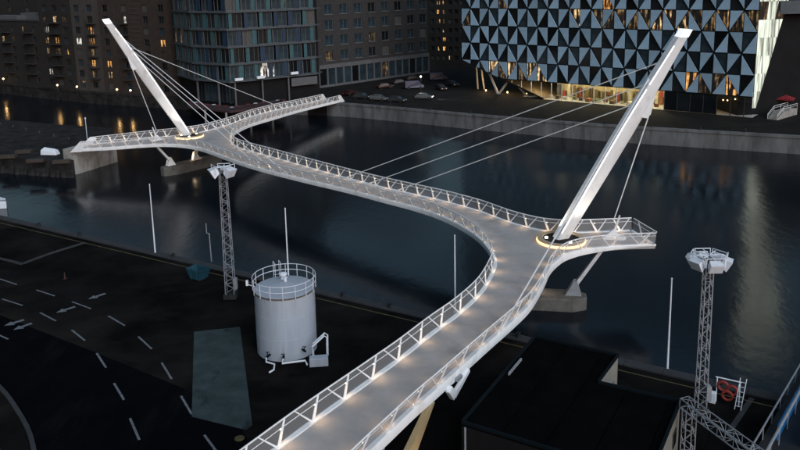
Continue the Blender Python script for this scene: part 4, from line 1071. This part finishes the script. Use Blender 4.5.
# ------------------------------------------------------------------ black-roofed warehouse, bottom right
RZF = 6.0
wp_ = [G(462,424,RZF), G(535,338,RZF), G(618,357,RZF), G(598,384,RZF), G(680,403,RZF)]
ux = (wp_[1]-wp_[0]).normalized(); vx = (wp_[2]-wp_[1]).normalized()
e6 = wp_[4] - ux*16; e7 = wp_[0] + (e6-wp_[4]).project(ux)*0
k7 = wp_[0].lerp(wp_[0] + vx*(wp_[4]-wp_[0]).dot(vx), 1.0); se = wp_[4] - ux*max(0,(wp_[4]-wp_[0]).dot(ux))
foot = [wp_[0], k7, wp_[4], wp_[3], wp_[2], wp_[1]]
wh_ = thing('warehouse', (wp_[0].x,wp_[0].y,QZ), 'low black-roofed warehouse with a notched corner beside the bridge approach', 'building')
mm = MB(); mm.prism([(p.x,p.y) for p in foot], QZ, RZF-.05); build('wall', mm, M['shedwall'], wh_)
n_ = len(foot); cen = sum(foot, Vector())/n_
mm = MB(); mm.prism([(p.x + (p.x-cen.x)*.012, p.y + (p.y-cen.y)*.012) for p in foot], RZF-.048, RZF+.05); build('roof', mm, M['roof'], wh_)
for i in range(n_):
    a, b_ = foot[i], foot[(i+1)%n_]
    if (b_-a).length > .5:
        mm = MB(); mm.bar(a + Vector((0,0,.14)), b_ + Vector((0,0,.14)), .18, .18, .14, side=(0,0,1)); build('roof_edge_trim', mm, M['bluetrim'], wh_)
# roller door in the notch, windows on the right wall, downpipe
a, b_ = wp_[3], wp_[2]; d_ = (b_-a).normalized(); nn = Vector((d_.y,-d_.x,0))
mm = MB(); c = a.lerp(b_,.45) + nn*.03; c.z = 0; mm.obox(c, d_, nn, 1.3, .04, QZ+.02, QZ+3.0); dr_ = build('roller_door', mm, M['galv'], wh_)
for k in range(7):
    mm = MB(); mm.obox(c + nn*.05, d_, nn, 1.28, .015, QZ+.2+.4*k, QZ+.5+.4*k); build('door_slat', mm, M['framew'], dr_)
a, b_ = wp_[4], k7; d_ = (b_-a).normalized(); nn = Vector((-d_.y,d_.x,0)); nn = nn if nn.x > 0 else -nn
for f in (1.6, 4.2):
    c = a + d_*f + nn*.03; mm = MB(); mm.obox(c, d_, nn, .42, .04, 4.0, 5.0); w_ = build('window', mm, M['frame'], wh_); mm = MB(); mm.obox(c + nn*.045, d_, nn, .34, .01, 4.08, 4.92); build('pane', mm, M['glass'], w_)
a = wp_[0]; mm = MB(); mm.tube([a + vx*.25 - ux*.1 + Vector((0,0,-.1)), Vector((a.x,a.y,QZ)) + vx*.25 - ux*.1], .06, 8); build('downpipe', mm, M['galv'], wh_)
for k in range(14):
    q = wp_[0] + vx*(1.1*(k+.5)) - ux*.03; mm = MB(); mm.bar(Vector((q.x,q.y,QZ+.05)), Vector((q.x,q.y,RZF-.1)), 1.1, 1.1, .04 + .03*(k % 2), side=vx); build('cladding_sheet', mm, M['night'], wh_)
# skylight strip and seam along the left edge
mm = MB(); q = wp_[0].lerp(wp_[1],.52) + vx*.35; mm.bar(q + Vector((0,0,.12)), q + ux*2.3 + Vector((0,0,.12)), .22, .22, .1); build('ridge_vent', mm, M['galv'], wh_)
for k in range(5):
    q = wp_[0] + vx*(2.6*(k+1)); e_ = q + ux*min((wp_[3]-q).dot(ux) if (q-wp_[0]).dot(vx) > (wp_[3]-wp_[0]).dot(vx)-.1 else 99, (wp_[1]-wp_[0]).length)
    mm = MB(); mm.bar(q + Vector((0,0,.06)), e_ + Vector((0,0,.06)), .12, .12, .06); build('roof_seam', mm, M['roof'], wh_)

# lattice gantry beside it
ga, gb_ = G(684,402,6.6), G(752,452,6.6)
gt = thing('lattice_gantry', (ga.x,ga.y,QZ), 'pale lattice gantry beam on a lattice leg beside the warehouse', 'gantry')
build('beam', lattice(MB(), ga, ga + (gb_-ga)*1.5, .62, .62, .6, .026), M['galv'], gt)
l0 = ga + (gb_-ga).normalized()*.5; build('leg', lattice(MB(), Vector((l0.x,l0.y,QZ)), l0 + Vector((0,0,-.3)), .62, .62, .6, .026), M['galv'], gt)
# lattice mast at the bottom left corner
q = G(-6,462,QZ); t = thing('lattice_post', q, 'pale lattice post at the lower left edge beside the kerb', 'post')
build('lattice_tower', lattice(MB(), q, q + Vector((0,0,3.4)), .6, .5, .5, .022), M['galv'], t); mm = MB(); mm.obox(q,(1,0),(0,1),.5,.5,QZ-.1,QZ+.2); build('post_base', mm, M['concrete'], t)

# rescue station: red life rings on a white frame with a ladder
q = G(727,404,QZ); t = thing('rescue_station', q, 'red lifebuoys on a white frame with a ladder by the quay edge', 'rescue station')
fx = Vector((.85,-.5,0)).normalized(); fy = Vector((.5,.85,0)).normalized()
for sg in (-1,1): build('frame_post', MB().tube([q + fx*.75*sg, q + fx*.75*sg + Vector((0,0,1.9))], .045, 6), M['lampwhite'], t)
build('frame_rail', MB().tube([q - fx*.85 + Vector((0,0,1.9)), q + fx*.85 + Vector((0,0,1.9))], .045, 6), M['lampwhite'], t)
for k, (dx, dz) in enumerate(((-.32,1.35),(.28,1.2),(0,.75))):
    c = q + fx*dx + Vector((0,0,dz)) - fy*.06*(k+1)
    build('lifebuoy', MB().tube([c + fx*.33*math.cos(a) + Vector((0,0,.33*math.sin(a))) for a in [2*math.pi*j/18 for j in range(18)]], .09, 8, True), M['red'], t, smooth=True)
mm = MB()
for sg in (-1,1): mm.tube([q + fx*(.75+.2*sg) - fy*.5 + Vector((0,0,.03)), q + fx*(.95+.2*sg) + fy*.1 + Vector((0,0,2.2))], .03, 6)
for k in range(6):
    f = .12+.15*k; a = q + fx*.55 - fy*.5; b_ = q + fx*.75 + fy*.1 + Vector((0,0,2.2)); c = a.lerp(b_, f); mm.tube([c, c + fx*.4], .02, 5)
build('ladder', mm, M['lampwhite'], t)
mm = MB(); mm.obox(q - fx*.95 - fy*.3, fx, fy, .22, .18, QZ+.02, QZ+.85); build('locker', mm, M['lampwhite'], t, bevel=.03)

# blue-sided gangway going out over the water at the right edge
g0, g1 = G(752,456,2.6), G(812,352,2.6); dg = (g1-g0).normalized(); sg_ = Vector((dg.y,-dg.x,0))
gw_ = thing('gangway', (g0.x,g0.y,QZ), 'dark gangway with bright blue side plates and grey handrails at the right edge', 'gangway')
ln = (g1-g0).length + 10
mm = MB(); mm.add([g0 - dg*6, g0 + dg*ln, g0 + dg*ln + sg_*4.2, g0 - dg*6 + sg_*4.2] + [p - Vector((0,0,.25)) for p in (g0 - dg*6, g0 + dg*ln, g0 + dg*ln + sg_*4.2, g0 - dg*6 + sg_*4.2)], [(0,1,2,3),(7,6,5,4),(0,4,5,1),(2,6,7,3),(1,5,6,2),(3,7,4,0)])
build('walkway', mm, M['black'], gw_)
for off in (.8, 2.3):
    a = g0 + sg_*off; n = int(ln/2.6)
    for k in range(n):
        mm = MB(); mm.bar(a + dg*(2.6*k+.05) + Vector((0,0,.55)), a + dg*(2.6*k+2.52) + Vector((0,0,.6)), 1.1, 1.1, .07, side=(0,0,1)); 
        if k > 0: build('side_plate', mm, M['blue'], gw_)
for off, z, r_ in ((1.0,1.25,.09),(.05,.9,.06)):
    mm = MB(); mm.tube([g0 - dg*5 + sg_*off + Vector((0,0,z)), g0 + dg*ln + sg_*off + Vector((0,0,z))], r_, 8)
    hr = build('handrail', mm, M['galv'], gw_)
    for k in range(int(ln/2.2)): build('rail_post', MB().tube([g0 + dg*(2.2*k) + sg_*off, g0 + dg*(2.2*k) + sg_*off + Vector((0,0,z))], .04, 6), M['galv'], hr)
for k in range(4):
    for off in (.4, 3.8):
        q = g0 + dg*(8+5*k) + sg_*off; build('support_pile', MB().tube([Vector((q.x,q.y,-2)), q - Vector((0,0,.2))], .18, 10), M['stone'], gw_)
a, b_ = G(752,398,QZ), G(729,432,QZ); d_ = (b_-a).normalized(); s_ = Vector((-d_.y,d_.x,0))*.18
mm = MB(); mm.add([p + Vector((0,0,.01)) for p in (a-s_,b_-s_,b_+s_,a+s_)], [(0,1,2,3)]); struct(build('faded_ground_line', mm, M['kerb']))

# ------------------------------------------------------------------ things on the left pier head
q = G(51,155,2.6); t = thing('covered_boat', q, 'small boat under a white tarpaulin on the stone pier head', 'boat')
mm = MB(); c = q; X = Vector((.98,-.2,0)); Y = Vector((.2,.98,0))
P = [c + X*a + Y*b_ + Vector((0,0,z)) for a,b_,z in ((-1.6,-.8,.1),(1.5,-.7,.1),(1.5,.7,.1),(-1.6,.8,.1),(-1.5,-.75,1.0),(1.2,-.6,.85),(1.2,.6,.85),(-1.5,.75,1.0),(-1.2,0,1.45),(.9,0,1.2))]
mm.add(P, [(3,2,1,0),(0,1,5,4),(1,2,6,5),(2,3,7,6),(3,0,4,7),(4,5,9,8),(6,7,8,9),(5,6,9),(7,4,8)]); build('tarpaulin', mm, M['lampwhite'], t, bevel=.12)
mm = MB(); mm.obox(c, X, Y, 1.5, .6, 2.62, 2.72); build('cradle', mm, M['wood'], t)
ja, jb = G(-30,121,2.4), G(82,147,2.4); dj = (jb-ja).normalized(); sj = Vector((-dj.y,dj.x,0))
t = thing('jetty', (ja.x,ja.y,0), 'pale plank jetty running behind the stone pier head', 'jetty')
k = 0.0; lj = (jb-ja).length; i = 0
while k < lj:
    mm = MB(); mm.obox(ja + dj*(k+.6), dj, sj, .57, 1.9, 2.25, 2.4); build('plank_bay', mm, M['quaywall'], t); k += 1.2; i += 1
    if i % 5 == 0:
        for sgn in (-1,1):
            q = ja + dj*k + sj*1.6*sgn; build('pile', MB().tube([Vector((q.x,q.y,-2)), Vector((q.x,q.y,3.1 if sgn > 0 else 2.2))], .15, 8), M['wood'], t)
# stones along the front of the pier head
rng = random.Random(3)
pa_, pb_ = G(-30,168.5,0), G(74,176,0)
for k in range(34):
    f = k/33; p = pa_.lerp(pb_, f) + Vector((rng.uniform(-.3,.3), rng.uniform(-1.2,.2), 0)); s = rng.uniform(.6,1.3)
    ang = rng.uniform(0,6.3); mm = MB()
    P = [p + Vector((s*math.cos(ang+j*1.05)*rng.uniform(.7,1.1), s*.7*math.sin(ang+j*1.05)*rng.uniform(.7,1.1), 0)) for j in range(6)]
    top_ = [Vector((p.x+(q.x-p.x)*.7, p.y+(q.y-p.y)*.7, rng.uniform(.7,1.5))) for q in P]; bot = [Vector((q.x,q.y,-.6)) for q in P]
    mm.add(bot+top_, [(5,4,3,2,1,0),(6,7,8,9,10,11)] + [(j,(j+1)%6,6+(j+1)%6,6+j) for j in range(6)])
    o = build('boulder', mm, M['stone'], None, origin=p); tag(o, 'dark boulder in the rock edge of the stone pier head', 'boulder', 'boulders along the pier head')
for u, v in ((24,153),(8,158),(36,162),(62,163)):
    q = G(u,v,2.6); t = thing('stacked_timber', q, {24:'timber stack nearest the white tarpaulin',8:'timber stack at the far left of the pier head',36:'timber stack at the front of the pier head',62:'timber stack beside the concrete abutment'}[u], 'timber', 'timber stacks on the pier head')
    for k in range(6):
        mm = MB(); mm.obox(q + Vector((0,.35*(k%3)-.35,0)), (1,.1), (-.1,1), 1.4, .15, 2.62+.28*(k//3), 2.86+.28*(k//3)); build('beam', mm, M['wood'], t)
q = G(87.3,139.5,2.6); t = thing('navigation_light', q, 'slim navigation light post at the left bridge end', 'light')
build('post', MB().tube([q, q + Vector((0,0,4.0))], .06, 6), M['lampwhite'], t); build('lantern', MB().lathe(q + Vector((0,0,4.0)), [(.1,0),(.14,.1),(.14,.35),(.05,.45)], 10), M['lampwhite'], t)

# ------------------------------------------------------------------ far quay life
def car(u, v, yaw, pm, label, lights=False, van=False):
    q = G(u, v, FZ); t = thing('parked_car', q, label, 'car', 'vehicles on the far quay')
    d = Vector((math.cos(yaw),math.sin(yaw),0)); s = Vector((-d.y,d.x,0)); up = Vector((0,0,1))
    L_, Wd, H_ = (2.2,.88,1.45) if not van else (2.6,.98,2.2)
    prof = [(-L_,.3),(L_,.3),(L_,.72),(L_*.5,.9),(L_*.22,H_),(-L_*.62,H_),(-L_*.92,.95),(-L_,.85)] if not van else [(-L_,.3),(L_,.3),(L_,1.0),(L_*.72,1.25),(L_*.5,H_),(-L_,H_)]
    n = len(prof); mm = MB()
    mm.add([q + d*x + s*(Wd*(1 if z < 1 else .82)) + up*z for x,z in prof] + [q + d*x - s*(Wd*(1 if z < 1 else .82)) + up*z for x,z in prof], [tuple(range(n)), tuple(range(2*n-1,n-1,-1))] + [(i,n+i,n+(i+1)%n,(i+1)%n) for i in range(n)])
    build('body', mm, pm, t, bevel=.06)
    if not van:
        for sg in (-1,1):
            mm = MB(); mm.add([q + d*x + s*sg*(Wd*.84+.045-.03*(z-.95)) + up*z for x,z in ((L_*.42,.98),(L_*.2,H_-.1),(-L_*.55,H_-.1),(-L_*.8,1.0))], [(0,1,2,3)]); build('side_window', mm, M['glass'], t)
    mm = MB(); k = .84; mm.add([q + d*(L_*.5+.02-.0) + s*Wd*.8 + up*.96, q + d*(L_*.5+.02) - s*Wd*.8 + up*.96, q + d*(L_*.26) - s*Wd*.7 + up*(H_-.08), q + d*(L_*.26) + s*Wd*.7 + up*(H_-.08)] if not van else [q + d*(L_*.72+.03) + s*Wd*.8 + up*1.3, q + d*(L_*.72+.03) - s*Wd*.8 + up*1.3, q + d*(L_*.53+.03) - s*Wd*.75 + up*(H_-.12), q + d*(L_*.53+.03) + s*Wd*.75 + up*(H_-.12)], [(0,1,2,3)]); build('windscreen', mm, M['glassb'], t)
    for a in (-.62,.62):
        for sg in (-1,1):
            c = q + d*(L_*a) + s*sg*(Wd-.05) + up*.32; mm = MB(); mm.tube([c - s*.1, c + s*.1], .32, 12); build('wheel', mm, M['tyre'], t)
    for sg in (-1,1):
        c = q + d*(L_+.01) + s*sg*Wd*.7 + up*.66; mm = MB(); mm.obox(c, d, s, .03, .14, c.z-.07, c.z+.07); h = build('headlight', mm, M['globew'] if lights else M['lampwhite'], t)
        if lights: lamp('headlight_beam', 'SPOT', c + d*.15, 120, (1,.97,.8), t, .06, c + d*8 - up*.9, R(60), .6)
        c = q - d*(L_+.01) + s*sg*Wd*.7 + up*.72; mm = MB(); mm.obox(c, d, s, .03, .14, c.z-.07, c.z+.07); build('tail_light', mm, M['red'], t)
P5 = M['cars']
car(362,98.5,R(-25),P5[1],'grey car nearest the far end of the footbridge'); car(379,100.5,R(-28),P5[3],'pale car second along the far quay edge'); car(397,102,R(-28),P5[1],'grey car third along the far quay edge, before the lit car')
car(424,99,R(-14),P5[3],'pale car with its headlights on, on the far quay', True); car(350,95,R(60),P5[2],'dark red car beside the bridge landing')
car(385,88,R(20),P5[2],'dark red car in front of the office shopfront'); car(400,84,R(20),P5[0],'black car in front of the office shopfront'); car(441,90,R(-70),P5[2],'red car turned across the quay road')
car(413,80,R(20),P5[0],'black car farthest along the office shopfront'); car(452,86,R(-60),P5[0],'black car parked near the slanted columns')
car(414,88.5,R(10),P5[4],'blue delivery van standing on the quay road', van=True); car(438,80,R(10),P5[4],'blue van parked behind the red car', van=True)
# work light by the lit car
q = G(421,92,FZ); t = thing('street_lamp', q, 'bright white lamp post above the lit car on the far quay', 'street lamp')
build('post', MB().tube([q, q + Vector((0,0,4.0))], .06, 6), M['frame'], t); build('lantern', MB().lathe(q + Vector((0,0,4)), [(.08,-.1),(.26,0),(.2,.25),(.05,.3)], 10), M['globew'], t); lamp('lantern_lamp', 'POINT', q + Vector((0,0,3.7)), 40, (1,.95,.8), t, .2)
for u, v, lab in ((58,91.3,'amber street lamp before the tall dark block'), (77.5,93,'amber street lamp before the pale narrow block'), (117.5,96,'amber street lamp left of the farther mast'), (131,97,'amber street lamp just left of the farther mast, second of the pair'), (4,84.5,'amber street lamp at the far left edge')):
    q = G(u,v,FZ); t = thing('street_lamp', q, lab, 'street lamp', 'amber lamps along the left far quay')
    build('post', MB().tube([q, q + Vector((0,0,1.7))], .06, 6), M['frame'], t); build('globe', MB().lathe(q + Vector((0,0,1.75)), [(.05,-.2),(.22,-.08),(.25,.08),(.1,.24)], 12), M['globe'], t, smooth=True)
    lamp('globe_lamp', 'POINT', q + Vector((0,-.3,1.75)), 14, (1,.58,.22), t, .25)
# sloped ramp by the striped block
q = G(115,97,FZ); 
# waterside terrace on piles before the glass block
ta_, tb_ = G(190,105.5,FZ), G(280,101.5,FZ); 
tr_ = thing('cafe_terrace', (ta_.x,ta_.y,0), 'dark red cafe terrace on piles before the rounded glass block', 'terrace')
tp = [G(188,107,FZ), G(230,112,FZ), G(283,104.5,FZ), G(283,101,FZ), G(232,106.8,FZ), G(190,102.5,FZ)]
mm = MB(); mm.prism([(p.x,p.y) for p in tp], FZ-.25, FZ+.16); build('terrace_deck', mm, mat('red_decking', (.05,.022,.024), .8, 0, .3, 1), tr_)
for u, v in ((226,112.5),(250,109.5),(205,109.5),(272,106.5)):
    q = G(u,v-.6,FZ); build('pile', MB().tube([Vector((q.x,q.y,-2)), Vector((q.x,q.y,FZ-.2))], .25, 8), M['concrete'], tr_)
edge = Line(smooth_curve([p + Vector((0,0,.16)) for p in tp[:3]], 1.5)); mm = MB(); mm.tube([p + Vector((0,0,1.0)) for p in edge.p], .03, 5)
for p in edge.p[::2]: mm.tube([p, p + Vector((0,0,1.0))], .025, 5)
build('terrace_railing', mm, M['frame'], tr_)
rng = random.Random(9)
for k in range(15):
    f = k/14; a = tp[0].lerp(tp[1], f*2) if f < .5 else tp[1].lerp(tp[2], f*2-1); q = a + Vector((rng.uniform(-.3,.3), rng.uniform(1.2,3.0), .16)); red_ = k % 3 != 1
    t = thing('cafe_table', q, 'small %s topped cafe table on the terrace, %s of that colour from the left' % (('red', ORD[k-(k+1)//3]) if red_ else ('white', ORD[k//3])), 'table', 'red topped cafe tables on the terrace' if red_ else 'white topped cafe tables on the terrace')
    build('table_top', MB().lathe(q + Vector((0,0,.72)), [(.5,0),(.5,.04)], 14), M['redcloth'] if red_ else M['lampwhite'], t); build('leg', MB().tube([q, q + Vector((0,0,.72))], .04, 6), M['frame'], t); build('foot', MB().lathe(q, [(.28,0),(.26,.04)], 10), M['frame'], t)
# far quay railing posts and bollards
for i, (u, v) in enumerate(((390,106.5),(430,110.3),(470,113.8),(512,117),(560,120.6),(605,124.3),(652,127),(700,129.8),(745,132.3))):
    q = G(u,v,FZ+.16); o = build('mooring_bollard', MB().lathe(q, [(.2,-.2),(.16,.4),(.26,.5),(.26,.62),(.1,.7)], 10), M['black'], None, smooth=True, origin=q); tag(o, 'black mooring bollard on the far quay wall, %s from the bridge landing' % ORD[i], 'bollard', 'bollards on the far quay wall')
